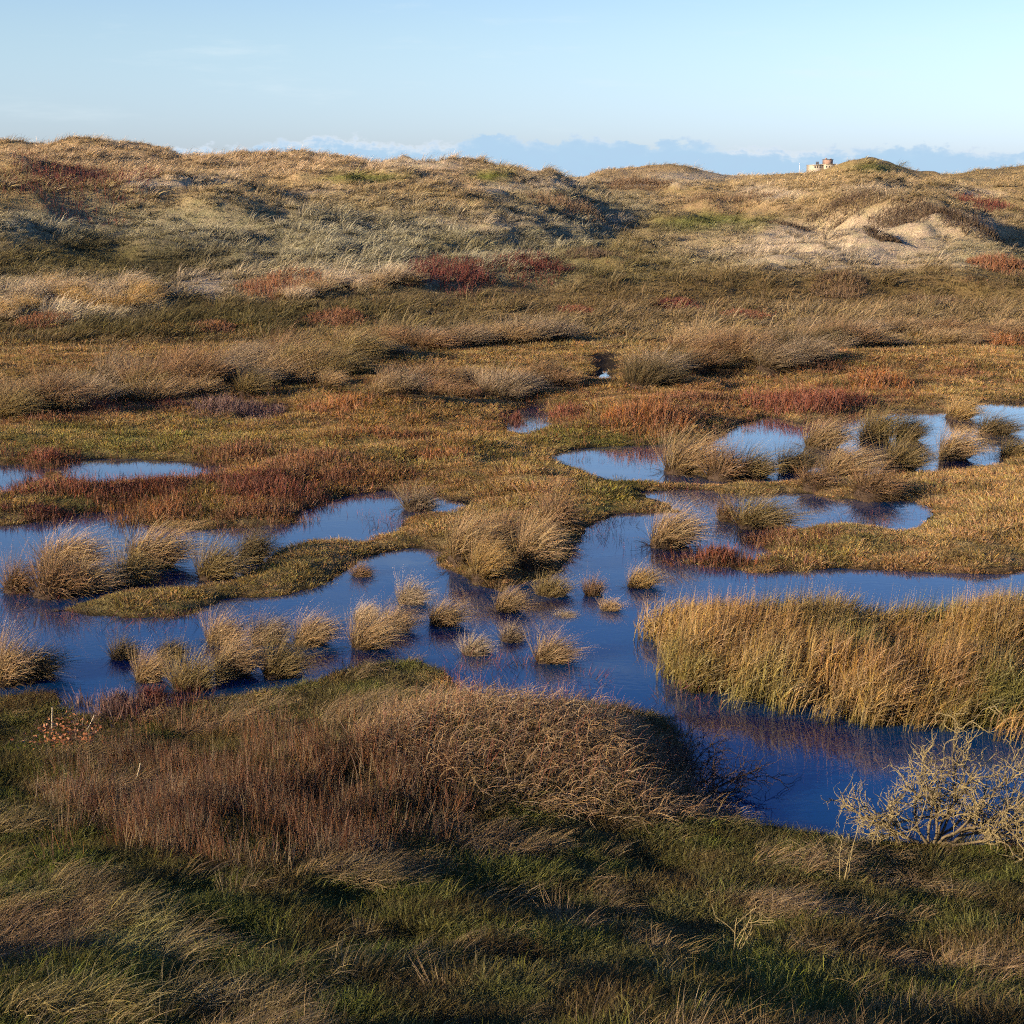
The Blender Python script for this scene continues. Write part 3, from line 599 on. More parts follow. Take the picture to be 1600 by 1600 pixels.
k = ((sdb < 0) | (rng.random(len(x)) < .22 * np.exp(-np.maximum(sdb, 0) / .18) * (sdb < .7))) & (rng.random(len(x)) < np.clip(.72 + 1.9 * fbm(x / 1.0, y / .8, 16, 2), .12, 1)); x, y, sdb = x[k], y[k], sdb[k]; n = len(x)
px, py = g2p(x, y, 0 * x)
hue = np.clip(.5 + fbm(x / 1.6, y / 1.2, 17, 3) + .35 * sst(px, 1050, 1500) - .1, 0, 1)[:, None]; gr = np.clip(1.5 * fbm(x / .8, y / .8, 18, 2) + .12, 0, .7)[:, None]
c = (np.array([.33, .235, .095]) * (1 - hue) + np.array([.30, .178, .072]) * hue) * (1 - gr) + np.array([.13, .155, .045]) * gr
s = (.68 + .5 * rng.random(n)) * (1 + .28 * fbm(x / 1.4, y / 1.1, 19, 3)) * (.62 + .38 * sst(-sdb, -.1, .6))
scatter('reed_grass', pr, np.stack([x, y, -.03 + 0 * x], 1), zrot(n, .35, .06), np.stack([np.ones(n), np.ones(n), s], 1), np.clip(c * rng.uniform(.7, 1.35, (n, 1)), .01, .6), label='dense amber and olive reed bed standing in the lagoon')

# sparse reddish stems in the shallows
pst = [tuft('stem_clump', M_INST, 7, .14, .12, .34, .0075, .35, .25, 2, .12) for _ in range(4)]
x, y = sample(52000, 14, 50, .40, 1.)
z, sd, fs, c, den, px, py = cover(x, y)
pat = fbm(x / 1.8, y / 1.2, 23, 3)
k = (sd < .12) & (sd > -1.3) & (rng.random(len(x)) < np.clip(pat * 1.5 - .06 - .25 * np.abs(sd), 0, .45)); x, y = x[k], y[k]; n = len(x)
c = np.where(rng.random((n, 1)) < .65, np.array([.17, .06, .055]), np.array([.07, .055, .04])) * rng.uniform(.6, 1.5, (n, 1))
scatter('shallow_water_grass', pst, np.stack([x, y, -.02 + 0 * x], 1), zrot(n, 3., .45), uni(.6 + .7 * rng.random(n)), c, label='thin reddish stems standing in the shallows')

# ------------------------------------------------------------------ tussocks: each one an object
def tussock_meshes(kind):
    n = {'full': 1450, 'low': 1000, 'up': 1200}[kind]
    P = disc(n, .27, pw=.6); rr_ = np.hypot(P[:, 0], P[:, 1]) / .27
    P[:, 2] = .10 * (1 - rr_ ** 2)
    k = {'full': (.72, .58, 1.1, .98), 'low': (1.15, .28, 1.3, .72), 'up': (.5, .16, .75, .9)}[kind]
    g_ = rng.integers(0, 16, n); gx, gy, gl_ = rng.normal(0, .26, 16)[g_], rng.normal(0, .26, 16)[g_], rng.uniform(.7, 1.15, 16)[g_]
    D = np.stack([gx + P[:, 0] / .27 * k[0] + k[1] + rng.normal(0, .1, n), gy + P[:, 1] / .27 * k[0] + rng.normal(0, .1, n), np.full(n, 1.)], 1)
    L = (.34 + .66 * rng.random(n) ** .8) * k[3] * gl_ * (1 + .25 * (rng.random(n) < .08))
    m_ = 260; Pd = disc(m_, .3, pw=.25); Dd = np.stack([Pd[:, 0] * 4 + .25, Pd[:, 1] * 4, rng.uniform(.05, .6, m_)], 1)   # dead thatch hanging into the water
    P = np.concatenate([P, Pd]); D = np.concatenate([D, Dd]); L = np.concatenate([L, rng.uniform(.25, .62, m_)]); bd = np.concatenate([k[2] * rng.uniform(.3, 1.3, n), rng.uniform(.8, 1.9, m_)])
    V, F, h, r = blades(P, D, L, np.full(n + m_, .0068) * rng.uniform(.7, 1.3, n + m_), bd, 4)
    h = np.where(np.arange(len(h)) >= n * 9, h * .35, h)
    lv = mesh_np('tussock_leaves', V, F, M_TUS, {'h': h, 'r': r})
    # sodden root pedestal
    a = np.linspace(0, 6.2832, 17)[:-1]; rows = []
    for zz, r0 in ((-.15, .30), (.02, .31), (.1, .27), (.16, .16)):
        q = r0 * (1 + .12 * rng.normal(size=16)); rows.append(np.stack([q * np.cos(a), q * np.sin(a), np.full(16, zz) + .01 * rng.normal(size=16)], 1))
    V = np.concatenate(rows + [np.array([[0, 0, .18]])]); i = np.arange(16); i2 = (i + 1) % 16
    F4 = np.concatenate([np.stack([i + 16 * r_, i2 + 16 * r_, i2 + 16 * (r_ + 1), i + 16 * (r_ + 1)], 1) for r_ in range(3)])
    rt = mesh_np('root_pedestal', V, [F4, np.stack([i + 48, i2 + 48, np.full(16, 64)], 1)], M_PEAT, None, True)
    return lv, rt
TM = {k: [tussock_meshes(k) for _ in range(n_)] for k, n_ in (('full', 4), ('low', 3), ('up', 3))}
NORM = {'full': (1.25, .74), 'low': (1.3, .48), 'up': (.95, .80)}
TCOL = dict(straw=(.43, .295, .15), gold=(.50, .33, .13), olive=(.27, .20, .085), dark=(.16, .122, .062), grey=(.34, .255, .16), pale=(.56, .43, .27), brown=(.30, .185, .097))
def new_tussock(kind, var, x, y, z, w, h, col, label, group, rz):
    e = bpy.data.objects.new('grass_tussock', None); COL.objects.link(e); e.location = (x, y, z); e.rotation_euler = (0, 0, rz)
    e['label'] = label; e['category'] = 'tussock'; e['group'] = group; e.empty_display_size = .1
    sx = w / NORM[kind][0]; sz = h / NORM[kind][1]; e.scale = (sx * random.uniform(.88, 1.2), sx * random.uniform(.85, 1.1), sz * random.uniform(.88, 1.1))
    lv, rt = TM[kind][var % len(TM[kind])]
    c = np.array(TCOL[col]) * random.uniform(.85, 1.15)
    o = link('leaves', lv, e); o.color = (*c, 1)
    link('root_base', rt, e)
T = [  # seen at (x, y of foot), width, height, kind, colour, label
 (1045, 858, 120, 88, 'full', 'straw', 'large round straw tussock alone in the channel beside the middle pond'),
 (1185, 828, 150, 62, 'full', 'olive', 'wide olive tussock filling the narrows of the middle right pond'),
 (1135, 815, 60, 35, 'low', 'brown', 'low brown tussock at the left foot of the wide olive one'),
 (1070, 742, 115, 72, 'full', 'straw', 'big pale tussock at the left end of the clump in the upper right pond'),
 (1130, 752, 110, 66, 'low', 'brown', 'red-brown tussock in the middle of the left clump, upper right pond'),
 (1175, 748, 95, 58, 'full', 'olive', 'olive tussock closing the right end of the left clump, upper right pond'),
 (1285, 702, 100, 62, 'full', 'straw', 'tall straw tussock beside open water at the centre of the upper right pond'),
 (1240, 738, 80, 48, 'full', 'dark', 'dark green tussock between the two clumps of the upper right pond'),
 (1320, 748, 125, 60, 'full', 'straw', 'broad straw tussock at the near edge of the upper right pond'),
 (1408, 738, 95, 60, 'full', 'olive', 'olive tussock right of the broad straw one at the pond edge'),
 (1370, 692, 100, 62, 'full', 'olive', 'big shaggy tussock with dark right flank, back of upper right pond'),
 (1420, 690, 75, 46, 'full', 'dark', 'dark tussock leaning on the big shaggy one at the back'),
 (1500, 656, 72, 40, 'full', 'gold', 'small golden round tussock farthest back in the upper right pond'),
 (1555, 680, 80, 38, 'full', 'dark', 'dark flattened tussock right of the golden round one'),
 (1492, 720, 82, 56, 'full', 'straw', 'straw tussock standing free in the water at the pond right end'),
 (1585, 718, 70, 42, 'full', 'olive', 'olive tussock on the right bank where the upper pond leaves the view'),
 (1370, 785, 125, 42, 'low', 'brown', 'low spreading brown tussock on the bar above the middle right pond'),
 (1275, 770, 85, 34, 'low', 'brown', 'flat rusty tussock left of the spreading brown one on the bar'),
 (725, 888, 95, 85, 'full', 'straw', 'tall tussock at the left end of the central clump over the lagoon'),
 (755, 914, 76, 66, 'full', 'gold', 'golden tussock in front of the central clump, foot in the water'),
 (830, 900, 105, 100, 'full', 'straw', 'largest tussock of the central clump with dark hollow beneath'),
 (790, 868, 80, 60, 'up', 'brown', 'brown upright tussock at the back of the central clump'),
 (870, 838, 90, 62, 'low', 'brown', 'rusty low tussock on the bank behind the central clump'),
 (860, 932, 60, 40, 'up', 'olive', 'thin olive tuft in the water right of the central clump'),
 (790, 958, 66, 52, 'full', 'straw', 'pale fan-shaped tussock in open water below the central clump'),
 (637, 945, 72, 48, 'full', 'pale', 'pale tussock in open water, upper of the touching pair'),
 (688, 980, 88, 56, 'full', 'straw', 'wind-swept tussock in open water, lower of the touching pair'),
 (740, 1026, 72, 40, 'low', 'pale', 'small pale tussock low in the water left of two others'),
 (798, 1004, 66, 30, 'low', 'grey', 'little flat greyish tussock between two pale ones in the lagoon'),
 (857, 1038, 100, 54, 'full', 'straw', 'spiky straw tussock nearest the reed bed in open water'),
 (926, 932, 42, 36, 'up', 'brown', 'thin brown tuft in open water left of the reed bed tip'),
 (952, 955, 38, 28, 'up', 'straw', 'tiny straw tuft in open water just below the thin brown one'),
 (997, 920, 62, 46, 'full', 'gold', 'golden tussock touching the left tip of the reed bed'),
 (882, 965, 48, 14, 'low', 'pale', 'nearly drowned pale tuft flat on the lagoon'),
 (563, 902, 44, 26, 'low', 'brown', 'small brown tuft in the water at the island tip'),
 (650, 800, 95, 42, 'low', 'grey', 'grey brambly tussock in the bay at the right end of the long left pond'),
 (90, 895, 125, 68, 'full', 'straw', 'wide pale tussock leftmost in the row along the long left pond'),
 (80, 935, 95, 60, 'low', 'brown', 'red-brown tussock below the wide pale one at the left'),
 (225, 892, 125, 82, 'full', 'straw', 'biggest tussock in the row along the long left pond'),
 (130, 930, 90, 52, 'low', 'straw', 'straw tussock right of the red-brown one on the left mudbank'),
 (200, 915, 85, 50, 'low', 'olive', 'low olive tussock under the biggest one of the row'),
 (330, 908, 95, 66, 'full', 'olive', 'olive-green tussock third in the row along the long left pond'),
 (388, 882, 62, 58, 'full', 'dark', 'dark tussock ending the row along the long left pond'),
 (20, 928, 70, 50, 'low', 'brown', 'brown tussock cut by the left border on the mudbank'),
 (40, 1062, 100, 66, 'full', 'dark', 'dark tussock in the shallows of the left cove'),
 (2, 1075, 90, 92, 'full', 'straw', 'tall tussock at the left border above the near shore'),
 (188, 1032, 62, 40, 'low', 'dark', 'dark low tussock left in the three standing in the left cove'),
 (225, 1068, 78, 66, 'full', 'straw', 'straw tussock in front of the three standing in the left cove'),
 (258, 1030, 62, 40, 'full', 'dark', 'shaded tussock right in the three standing in the left cove'),
 (340, 1008, 78, 56, 'full', 'straw', 'straw tussock at the back left of the big shore clump'),
 (355, 1062, 100, 92, 'full', 'straw', 'tall leaning tussock in the middle of the big shore clump'),
 (410, 1008, 90, 58, 'full', 'grey', 'greyish tussock at the back of the big shore clump'),
 (478, 1012, 86, 66, 'full', 'straw', 'tussock at the right end of the big shore clump'),
 (430, 1062, 110, 76, 'full', 'olive', 'olive tussock at the front right of the big shore clump'),
 (295, 1080, 90, 66, 'up', 'olive', 'green upright tussock at the front left of the big shore clump'),
 (570, 1016, 90, 66, 'full', 'straw', 'front tussock of the three right of the big shore clump'),
 (565, 970, 52, 34, 'full', 'pale', 'small pale tussock behind the three right of the big shore clump'),
 (612, 990, 64, 50, 'full', 'straw', 'right tussock of the three beside the big shore clump'),
]
tx = np.array([t[0] for t in T], float); ty = np.array([t[1] for t in T], float)
X, Y = p2g(tx, ty, .0); Zt = np.maximum(hgt(X, Y), -.05)
for i, t in enumerate(T):
    dist = math.hypot(Y[i], EYE); k_ = 1.2 if t[0] < 420 and t[1] < 940 else 1.; w = k_ * t[2] * dist / FPX; h = (k_ * .5 + .5) * t[3] * dist / FPX
    x_, y_ = X[i], Y[i] + .22 * w
    z_ = min(max(float(hgt(x_, y_)[0]), -.06), .35)
    new_tussock(t[4], i, x_, y_, z_, w * .98, h * 1.08, t[5], t[6], 'tussocks standing in and by the ponds', random.uniform(-.5, .35))
BANDS = [  # polyline, scatter in y, count, width, height, colours, label, group
 ([(-40, 640), (100, 628), (300, 600), (440, 590), (570, 582)], 24, 48, 78, 46, ('straw', 'brown', 'grey', 'olive', 'brown'), '{} rush tussock in the crowded left meadow band', 'tussocks crowded in the left meadow band'),
 ([(380, 574), (560, 555), (700, 540), (870, 528)], 9, 30, 66, 34, ('straw', 'brown', 'grey'), '{} tussock in the thin row under the left dune', 'tussocks of the thin back row'),
 ([(590, 606), (680, 612), (800, 612), (930, 606), (1050, 590), (1180, 566), (1340, 552)], 16, 44, 72, 44, ('straw', 'grey', 'brown', 'brown', 'dark'), '{} rush tussock in the long band across the meadow centre', 'tussocks of the long centre band'),
 ([(1040, 545), (1200, 535), (1400, 530), (1600, 528)], 12, 28, 60, 26, ('brown', 'grey', 'straw'), '{} tussock in the loose row under the sandy dune', 'tussocks of the right meadow'),
 ([(-20, 490), (80, 480), (160, 470), (240, 470)], 18, 24, 48, 30, ('pale', 'gold', 'pale'), '{} wind-bent tuft in the row at the left dune foot', 'pale tufts at the dune foot'),
 ([(440, 470), (520, 455), (640, 445)], 8, 14, 44, 24, ('pale', 'straw'), '{} leaning tuft in the row beside the red scrub', 'pale tufts by the red scrub')]
for pl, jy, cnt, w0, h0, cols, label, group in BANDS:
    pl = np.array(pl, float); u = (np.arange(cnt) + rng.random(cnt)) / cnt * (pl[-1, 0] - pl[0, 0]) + pl[0, 0]
    v = np.interp(u, pl[:, 0], pl[:, 1]) + rng.uniform(-1, 1, cnt) * jy
    X, Y, Z = cast(u, v)
    for i in range(cnt):
        if 880 < u[i] < 975 and v[i] < 630: continue
        dist = math.sqrt(X[i] ** 2 + Y[i] ** 2 + (EYE - Z[i]) ** 2); f = random.uniform(.6, 1.3)
        ck = random.choice(cols); new_tussock(random.choice(('full', 'full', 'up')), i + cnt, X[i], Y[i], float(Z[i]) - .02, w0 * f * dist / FPX, h0 * f * dist / FPX, ck, label.format(('small ' if f < .82 else 'tall ' if f > 1.1 else '') + dict(straw='straw-coloured', grey='greyish', dark='dark', olive='olive', brown='brownish', pale='pale', gold='golden')[ck]) + (' at its left end', ' left of its middle', ' in its middle', ' right of its middle', ' at its right end')[min(4, int(5 * (u[i] - pl[0, 0]) / (pl[-1, 0] - pl[0, 0])))], group, random.uniform(-.5, .4))

# ------------------------------------------------------------------ creeping willow scrub: each patch an object
su = np.array([s_[0] for s_ in SCRUB], float); sv = np.array([s_[1] for s_ in SCRUB], float); X, Y, Z = cast(su, sv)
for i, (u_, v_, w_, h_, ck, label) in enumerate(SCRUB):
    dist = math.sqrt(X[i] ** 2 + Y[i] ** 2 + (EYE - Z[i]) ** 2)
    w = 1.08 * w_ * dist / FPX; gz = max(7 - Z[i], 1.2)
    dep = min(max(h_ * .55 * dist / FPX * dist / gz, .25 * w), 1.4 * w); tall = max(min(.62 * h_ * dist / FPX + .2, 1.2), .22)
    cx, cy = X[i], Y[i] + dep * .42
    n = int(np.clip(w * dep * 150, 260, 1500)); P = disc(n, 1.); q = np.hypot(P[:, 0], P[:, 1])
    rag = 1 + .35 * fbm(np.arctan2(P[:, 1], P[:, 0]) * 1.6 + i * 7, q * 0 + i, 5, 2)
    P = P * [w / 2, dep / 2, 0] * rag[:, None]; keep = fbm(P[:, 0] / .5 + i, P[:, 1] / .5, 6, 2) > -.32; P = P[keep]; q = q[keep]; n = len(P)
    P[:, 2] = hgt(P[:, 0] + cx, P[:, 1] + cy) - Z[i] - .03
    P[:, 2] = np.maximum(P[:, 2], -Z[i] - .04)
    D = np.stack([rng.normal(.12, .25, n), rng.normal(0, .25, n), np.ones(n)], 1)
    L = tall * (1.05 - .55 * q ** 2) * rng.uniform(.5, 1.1, n)
    wd = .0045 + .00028 * dist
    V1, F1, h1, r1 = blades(P, D, L, np.full(n, wd), .25 * rng.uniform(-.3, 1, n), 2)
    P2 = P + D / np.linalg.norm(D, axis=1, keepdims=True) * (L * rng.uniform(.2, .7, n))[:, None]
    D2 = D + rng.normal(0, .55, (n, 3)) * [1, 1, .3]
    V2, F2, h2, r2 = blades(P2, D2, L * .55, np.full(n, wd * .8), .2 * rng.uniform(-.3, 1, n), 2)
    me = mesh_np('willow_scrub', np.concatenate([V1, V2]), F1 + [f + len(V1) for f in F2], M_TWIG, {'h': np.concatenate([h1, h2 * .4 + .6]), 'r': np.concatenate([r1, r2])})
    o = link('willow_scrub', me, label=label, category='scrub', group='low willow scrub patches'); o.location = (cx, cy, Z[i]); o.color = (*(np.array(SC[ck]) * random.uniform(.9, 1.1)), 1)

us, vs, cs = [], [], []
for (u_, v_, w_, h_, ck, label) in SCRUB:
    if v_ < 400: continue
    n = int(np.clip(w_ * h_ * (v_ / 700) ** 2 / 13, 40, 360)); us.append(rng.normal(u_, w_ * .7, n)); vs.append(rng.normal(v_ - h_ * .25, h_ * .5, n)); cs.append(np.tile(SC[ck], (n, 1)))
us, vs, cs = map(np.concatenate, (us, vs, cs)); k = fbm(us / 40, vs / 14, 77, 3) > -.1; us, vs, cs = us[k], vs[k], cs[k]
xs, ys, zs = cast(us, vs); wsd = water_sd(xs, ys); k = wsd > -.4; xs, ys, zs, cs = xs[k], ys[k], zs[k], cs[k]; n = len(xs)
scatter('willow_undergrowth', [tuft('willow_sprig', M_INST, 16, .2, .1, .3, .013, .5, .1, 2, .1) for _ in range(4)], np.stack([xs, ys, zs - .02], 1), zrot(n, 3.), uni(.6 + .7 * rng.random(n)), (cs * .75 + BROWN * .2) * rng.uniform(.6, 1.3, (n, 1)), label='thin rusty willow sprigs spreading through the meadow turf')

# ------------------------------------------------------------------ woody shrubs
def tube(Vs, Fs, pts, rad, k=5):
    n = len(pts); off = sum(len(v) for v in Vs); pts = np.asarray(pts); t = np.gradient(pts, axis=0); t /= np.linalg.norm(t, axis=1, keepdims=True) + 1e-9
    ref = np.array([.3, .5, .81]); s = np.cross(t, ref); s /= np.linalg.norm(s, axis=1, keepdims=True) + 1e-9; b_ = np.cross(t, s)
    a = np.arange(k) / k * 6.2832
    V = pts[:, None] + (s[:, None] * np.cos(a)[None, :, None] + b_[:, None] * np.sin(a)[None, :, None]) * np.asarray(rad)[:, None, None]
    i = np.arange(k); i2 = (i + 1) % k
    F = np.concatenate([np.stack([i + k * r_, i2 + k * r_, i2 + k * (r_ + 1), i + k * (r_ + 1)], 1) for r_ in range(n - 1)]) + off
    Vs.append(V.reshape(-1, 3)); Fs.append(F)
def walk(p, d, L, step, wig, pull, rg):
    pts = [np.array(p, float)]; d = np.array(d, float); d /= np.linalg.norm(d); n = max(3, int(L / step))
    for _ in range(n):
        d = d + rg.normal(0, wig, 3) + np.array(pull) * step; d /= np.linalg.norm(d); pts.append(pts[-1] + d * step)
    return np.array(pts)
def shrub(name, label, cat, base, stems, rg, bark, lens=(.55, .28, .13), nb=(7, 5), r0=.02, wig=.28, pull=(.9, 0, .2), stem_bark=None):
    e = bpy.data.objects.new(name, None); COL.objects.link(e); e.location = base; e['label'] = label; e['category'] = cat; e.empty_display_size = .1
    for (off, d, L) in stems:
        Vs, Fs, tv, tf = [], [], [], []
        main = walk((off[0], off[1], -.05), d, L, .07, wig * .7, pull, rg); r = np.linspace(r0, r0 * .4, len(main)); tube(Vs, Fs, main, r, 6)
        for _ in range(nb[0]):
            i = rg.integers(len(main) // 4, len(main)); dd = (main[min(i + 1, len(main) - 1)] - main[i - 1]); dd = dd / (np.linalg.norm(dd) + 1e-9) + rg.normal(0, .62, 3)
            b2 = walk(main[i], dd, lens[0] * rg.uniform(.5, 1.3), .05, wig, pull, rg); tube(Vs, Fs, b2, np.linspace(r[i] * .72, r0 * .25, len(b2)), 5)
            for _ in range(nb[1]):
                j_ = rg.integers(1, len(b2)); dd = (b2[j_] - b2[j_ - 1]) / .05 + rg.normal(0, .75, 3)
                b3 = walk(b2[j_], dd, lens[1] * rg.uniform(.5, 1.4), .035, wig * 1.1, pull, rg); tube(tv, tf, b3, np.linspace(r0 * .3, r0 * .12, len(b3)), 4)
                for _ in range(3):
                    q_ = rg.integers(1, len(b3)); b4 = walk(b3[q_], (b3[q_] - b3[q_ - 1]) / .035 + rg.normal(0, .9, 3), lens[2] * rg.uniform(.4, 1.2), .03, wig, (0, 0, .3), rg)
                    tube(tv, tf, b4, np.linspace(r0 * .16, r0 * .06, len(b4)), 3)
        bo = link('branch', mesh_np('branch', np.concatenate(Vs), [np.concatenate(Fs)], stem_bark or bark, None, True), e)
        if tv: link('twigs', mesh_np('twigs', np.concatenate(tv), [np.concatenate(tf)], bark, None, True), bo)['kind'] = 'stuff'
    return e
rg = np.random.default_rng(42)
x_, y_ = p2g(1468, 1298, .2); z_ = float(hgt(x_, y_)[0])
stems = [((0, 0), (.5, .1, .75), .8), ((.05, .02), (.9, .25, .5), 1.3), ((-.05, 0), (.1, .1, 1), .7), ((.08, -.03), (1, .05, .34), 1.4), ((.1, 0), (1, -.1, .16), 1.15), ((-.1, .02), (-.3, .1, .9), .6),
         ((-.12, 0), (-.8, .05, .4), .6), ((-.2, .03), (-.95, .1, .25), .75), ((0, .08), (.7, .4, .6), 1.2), ((.12, -.05), (1, .1, .0), .9), ((-.4, 0), (-.5, 0, .7), .35), ((-.02, .05), (.45, .25, .8), .9), ((.0, .1), (1, .4, .45), 1.4), ((.02, 0), (.8, -.2, .3), 1.0)]
shrub('bare_shrub', 'bare wind-bent shrub with yellow lichen twigs on the near right shore', 'shrub', (x_, y_, z_ + .1), stems, rg, M_BARK, (.48, .24, .12), (9, 7), .0155, .28, (.75, 0, .16), pbr('grey_stem_bark', (.15, .115, .065), .9, 30, .5, .5)).scale = (1.05, 1.0, 1.2)
x_, y_ = p2g(1092, 1235, .1); z_ = float(hgt(x_, y_)[0])
stems = [((0, 0), (.5, .2, .8), .6), ((.05, .1), (.8, .3, .55), .75), ((-.1, .3), (.5, .3, .9), .7), ((0, .5), (.7, .2, .8), .8), ((.1, .2), (1, .1, .3), .6), ((-.15, .7), (.6, .1, .9), .7), ((.05, -.05), (.9, -.2, .35), .5)]
shrub('dark_shrub', 'dark leafless shrub overhanging the lagoon beside the straw mound', 'shrub', (x_ - .1, y_, z_), stems, rg, M_DARKBARK, (.5, .3, .14), (9, 6), .014, .22, (.3, 0, .2))
# thin bare saplings on the near slope
for (u_, v_, L_, label) in ((1315, 1390, .75, 'thin bare sapling forked low, left of the bare shrub'), (1145, 1500, .55, 'short bare dry stalk in the long grass'), (1500, 1320, .5, 'little bare sprout right of the bare shrub base')):
    X, Y, Z = cast(u_, v_)
    shrub('bare_sapling', label, 'sapling', (X[0], Y[0], Z[0]), [((0, 0), (.25, 0, 1), L_), ((0, 0), (-.12, .1, 1), L_ * .8), ((.01, 0), (.5, 0, 1), L_ * .7)], rg, M_BARK, (.22, .1, .05), (3, 2), .006, .12, (.1, 0, .2))
# pale dead stalks standing upright by the copper sprig
for (u_, v_, L_, d, label) in ((83, 1150, .36, (0, 0, 1), 'pale straight dead stalk left of the copper-leaved bramble'), (128, 1148, .34, (.6, 0, 1), 'pale dead stalk leaning right over the copper-leaved bramble'), (208, 1236, .34, (.3, 0, 1), 'pale dead stalk in the red-brown grass right of the copper-leaved bramble')):
    X, Y, Z = cast(u_, v_); Vs, Fs = [], []
    pts = walk((0, 0, -.05), d, L_ + .05, .05, .04, (0, 0, 0), rg); tube(Vs, Fs, pts, np.linspace(.011, .006, len(pts)), 6)
    o = link('dead_stalk', mesh_np('dead_stalk', np.concatenate(Vs), [np.concatenate(Fs)], pbr('dry_stalk', (.5, .42, .27), .8, 40, .2), None, True), label=label, category='stalk'); o.location = (X[0], Y[0], Z[0])
# copper-leaved bramble
X, Y, Z = cast(105, 1182)
e = shrub('copper_bramble', 'small bramble with curled copper leaves on the near left slope', 'bramble', (X[0], Y[0], Z[0]), [((dx, 0), (dx * 2, .1, .7), .45) for dx in (-.25, -.12, 0, .12, .22)], rg, M_DARKBARK, (.25, .12, .06), (4, 2), .007, .2, (.3, 0, 0))
n = 330; P = np.stack([rng.normal(0, .23, n), rng.normal(.05, .12, n), rng.uniform(.1, .42, n) + .05 * rng.random(n)], 1); P[:, 2] *= 1 - .5 * (P[:, 0] / .6) ** 2
D = rng.normal(size=(n, 3)) * [1, 1, .6]; D[:, 2] += .1; 
lm = pbr('copper_leaf', (.27, .10, .035), .55, 15, .5, .2, .4)
V, F, h, r = blades(P, D, rng.uniform(.03, .06, n), np.full(n, .032), rng.normal(0, 1.2, n), 3)
link('copper_leaves', mesh_np('copper_leaves', V, F, lm), e)['kind'] = 'stuff'

# tangled straw mound
n = 13000; a = rng.random(n) * 6.2832; q = rng.random(n) ** .5
mx_, my_ = MOUND; P = np.stack([q * np.cos(a) * 2.35, q * np.sin(a) * 1.6, 0 * a], 1); P[:, 0] += .12; P = P[fore_sd(P[:, 0] + mx_, P[:, 1] + my_) < .1]; n = len(P); q = np.hypot((P[:, 0] - .12) / 2.35, P[:, 1] / 1.6)
z0 = float(hgt(mx_, my_)[0]); P[:, 2] = hgt(P[:, 0] + mx_, P[:, 1] + my_) - z0 - .03
dome = (1 - q ** 2)
P[:, 2] += (.35 + .65 * dome) * rng.uniform(0, .32, n)
D = rng.normal(0, .7, (n, 3)); D[:, 2] = np.abs(D[:, 2]) + .35; D[:, 0] += .2
V, F, h, r = blades(P, D, rng.uniform(.16, .46, n), np.full(n, .0065), rng.uniform(.5, 2.2, n), 5)
keep_h = np.maximum(h, .2)
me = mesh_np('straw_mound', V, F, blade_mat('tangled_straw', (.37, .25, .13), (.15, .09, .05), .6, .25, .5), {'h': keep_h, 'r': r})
o = link('straw_mound', me, label='broad mound of tangled dry straw grass on the near shore', category='grass mound'); o.location = (mx_, my_, z0)
n = 650; q = rng.random(n) ** .5; a = rng.random(n) * 6.2832
P = np.stack([q * np.cos(a) * 1.95, q * np.sin(a) * 1.3, 0 * a], 1); P[:, 2] = hgt(P[:, 0] + mx_, P[:, 1] + my_) - z0 + .1 * (1 - q)
D = np.stack([rng.normal(.1, .25, n), rng.normal(0, .25, n), np.ones(n)], 1)
V, F, h, r = blades(P, D, rng.uniform(.3, .62, n), np.full(n, .005), rng.uniform(-.1, .6, n), 4)
link('red_stems', mesh_np('red_stems', V, F, blade_mat('red_stem', (.26, .11, .07), (.1, .05, .03), .4, .1), {'h': h, 'r': r}), o)['kind'] = 'stuff'

# ------------------------------------------------------------------ far fort-like house behind the dune
def boxes(bs):
    Vs, Fs = [], []
    for x0, x1, y0, y1, z0, z1 in bs:
        k_ = 8 * len(Vs); Vs.append(np.array([[x, y, z] for z in (z0, z1) for x, y in ((x0, y0), (x1, y0), (x1, y1), (x0, y1))]))
        Fs.append(np.array([[3, 2, 1, 0], [4, 5, 6, 7], [0, 1, 5, 4], [1, 2, 6, 5], [2, 3, 7, 6], [3, 0, 4, 7]]) + k_)
    return np.concatenate(Vs), [np.concatenate(Fs)]
BD = 600.; s_ = BD / FPX
def zpx(v_): return EYE + BD * ((-sp + (800 - v_) / FPX * cp) / (cp + (800 - v_) / FPX * sp))
bx = (1283 - 800) * s_ / 1.012; bz = zpx(274)
e = bpy.data.objects.new('far_house', None); COL.objects.link(e); e.location = (bx, BD, bz); e['label'] = 'long low cream house with brick upper block far behind the dune'; e['category'] = 'house'
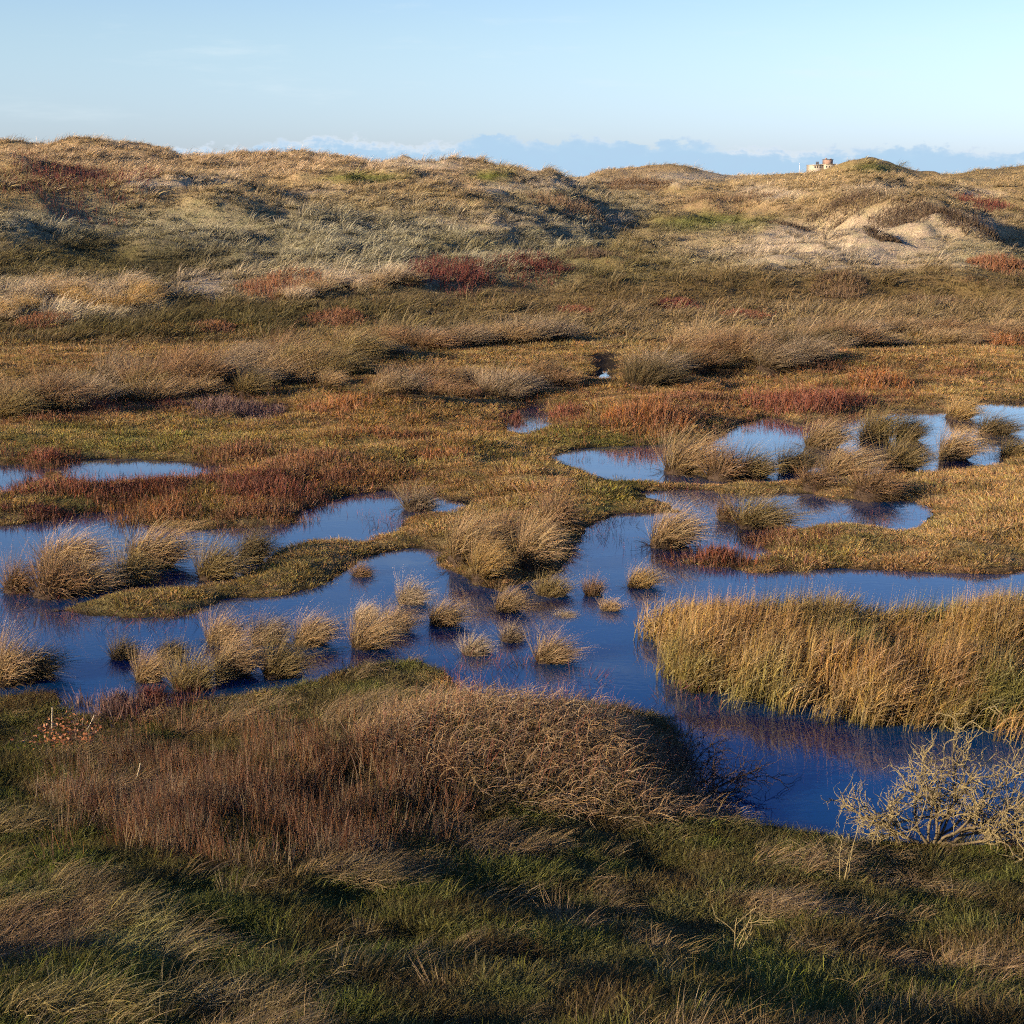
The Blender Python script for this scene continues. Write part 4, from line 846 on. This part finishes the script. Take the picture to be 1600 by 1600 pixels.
cream = pbr('cream_render', (.42, .36, .28), .8, 1.5, .08); brick = pbr('red_brick', (.30, .20, .16), .85, 2, .2); slate = pbr('dark_slate', (.08, .07, .07), .7, 2, .2); glass = pbr('dark_window', (.03, .035, .04), .2, 2, .1)
def hz(v_): return zpx(v_) - bz
def hp(name, bs, m_, par=None): 
    V, F = boxes(bs); return link(name, mesh_np(name, V, F, m_), par or e)
u0 = 1283
def X_(u_): return (u_ - u0) * s_
hp('wall', [(X_(1263), X_(1280), 0, 12, 0, hz(258)), (X_(1280.05), X_(1298), -1, 12, 0, hz(257))], cream)
hp('parapet', [(X_(1262.6), X_(1279.9), -.4, 12.3, hz(258) + .01, hz(257.2)), (X_(1280), X_(1298.4), -1.4, 12.3, hz(257) + .01, hz(256.2))], cream)
hp('upper_block', [(X_(1285), X_(1295.5), 2, 9, hz(256.2) + .01, hz(249.5))], brick)
hp('roof', [(X_(1284.6), X_(1296), 1.7, 9.3, hz(249.4), hz(248.7))], slate)
for c0, c1, t_ in ((1286, 1288, 246.8), (1293.3, 1295, 247.6)): hp('chimney', [(X_(c0), X_(c1), 4, 5.5, hz(248.7) + .01, hz(t_))], brick)
for c0 in (1272, 1274.4): hp('chimney', [(X_(c0), X_(c0 + 1.2), 4, 5.2, hz(257.2) + .01, hz(252.5))], slate)
for c0 in (1266, 1269.5, 1274, 1283, 1287, 1291, 1294.6): hp('window', [(X_(c0), X_(c0 + 1.1), -1.15 if c0 > 1280 else -.15, -.9 if c0 > 1280 else .2, hz(262), hz(259.3))], glass)
hp('lean_to', [(X_(1298.5), X_(1309), 0, 8, 0, hz(259.5))], slate)
mx2 = (1243 - 800) * s_ / 1.012; V, F = boxes([(-.1, .1, -.1, .1, 0, hz(258)), (-.06, .06, -.06, .06, hz(258) + .01, hz(255))])
o = link('white_mast', mesh_np('white_mast', V, F, pbr('white_paint', (.75, .75, .75), .6, 2, .05)), label='thin white mast on the far dune left of the cream house', category='mast'); o.location = (mx2, BD, bz)
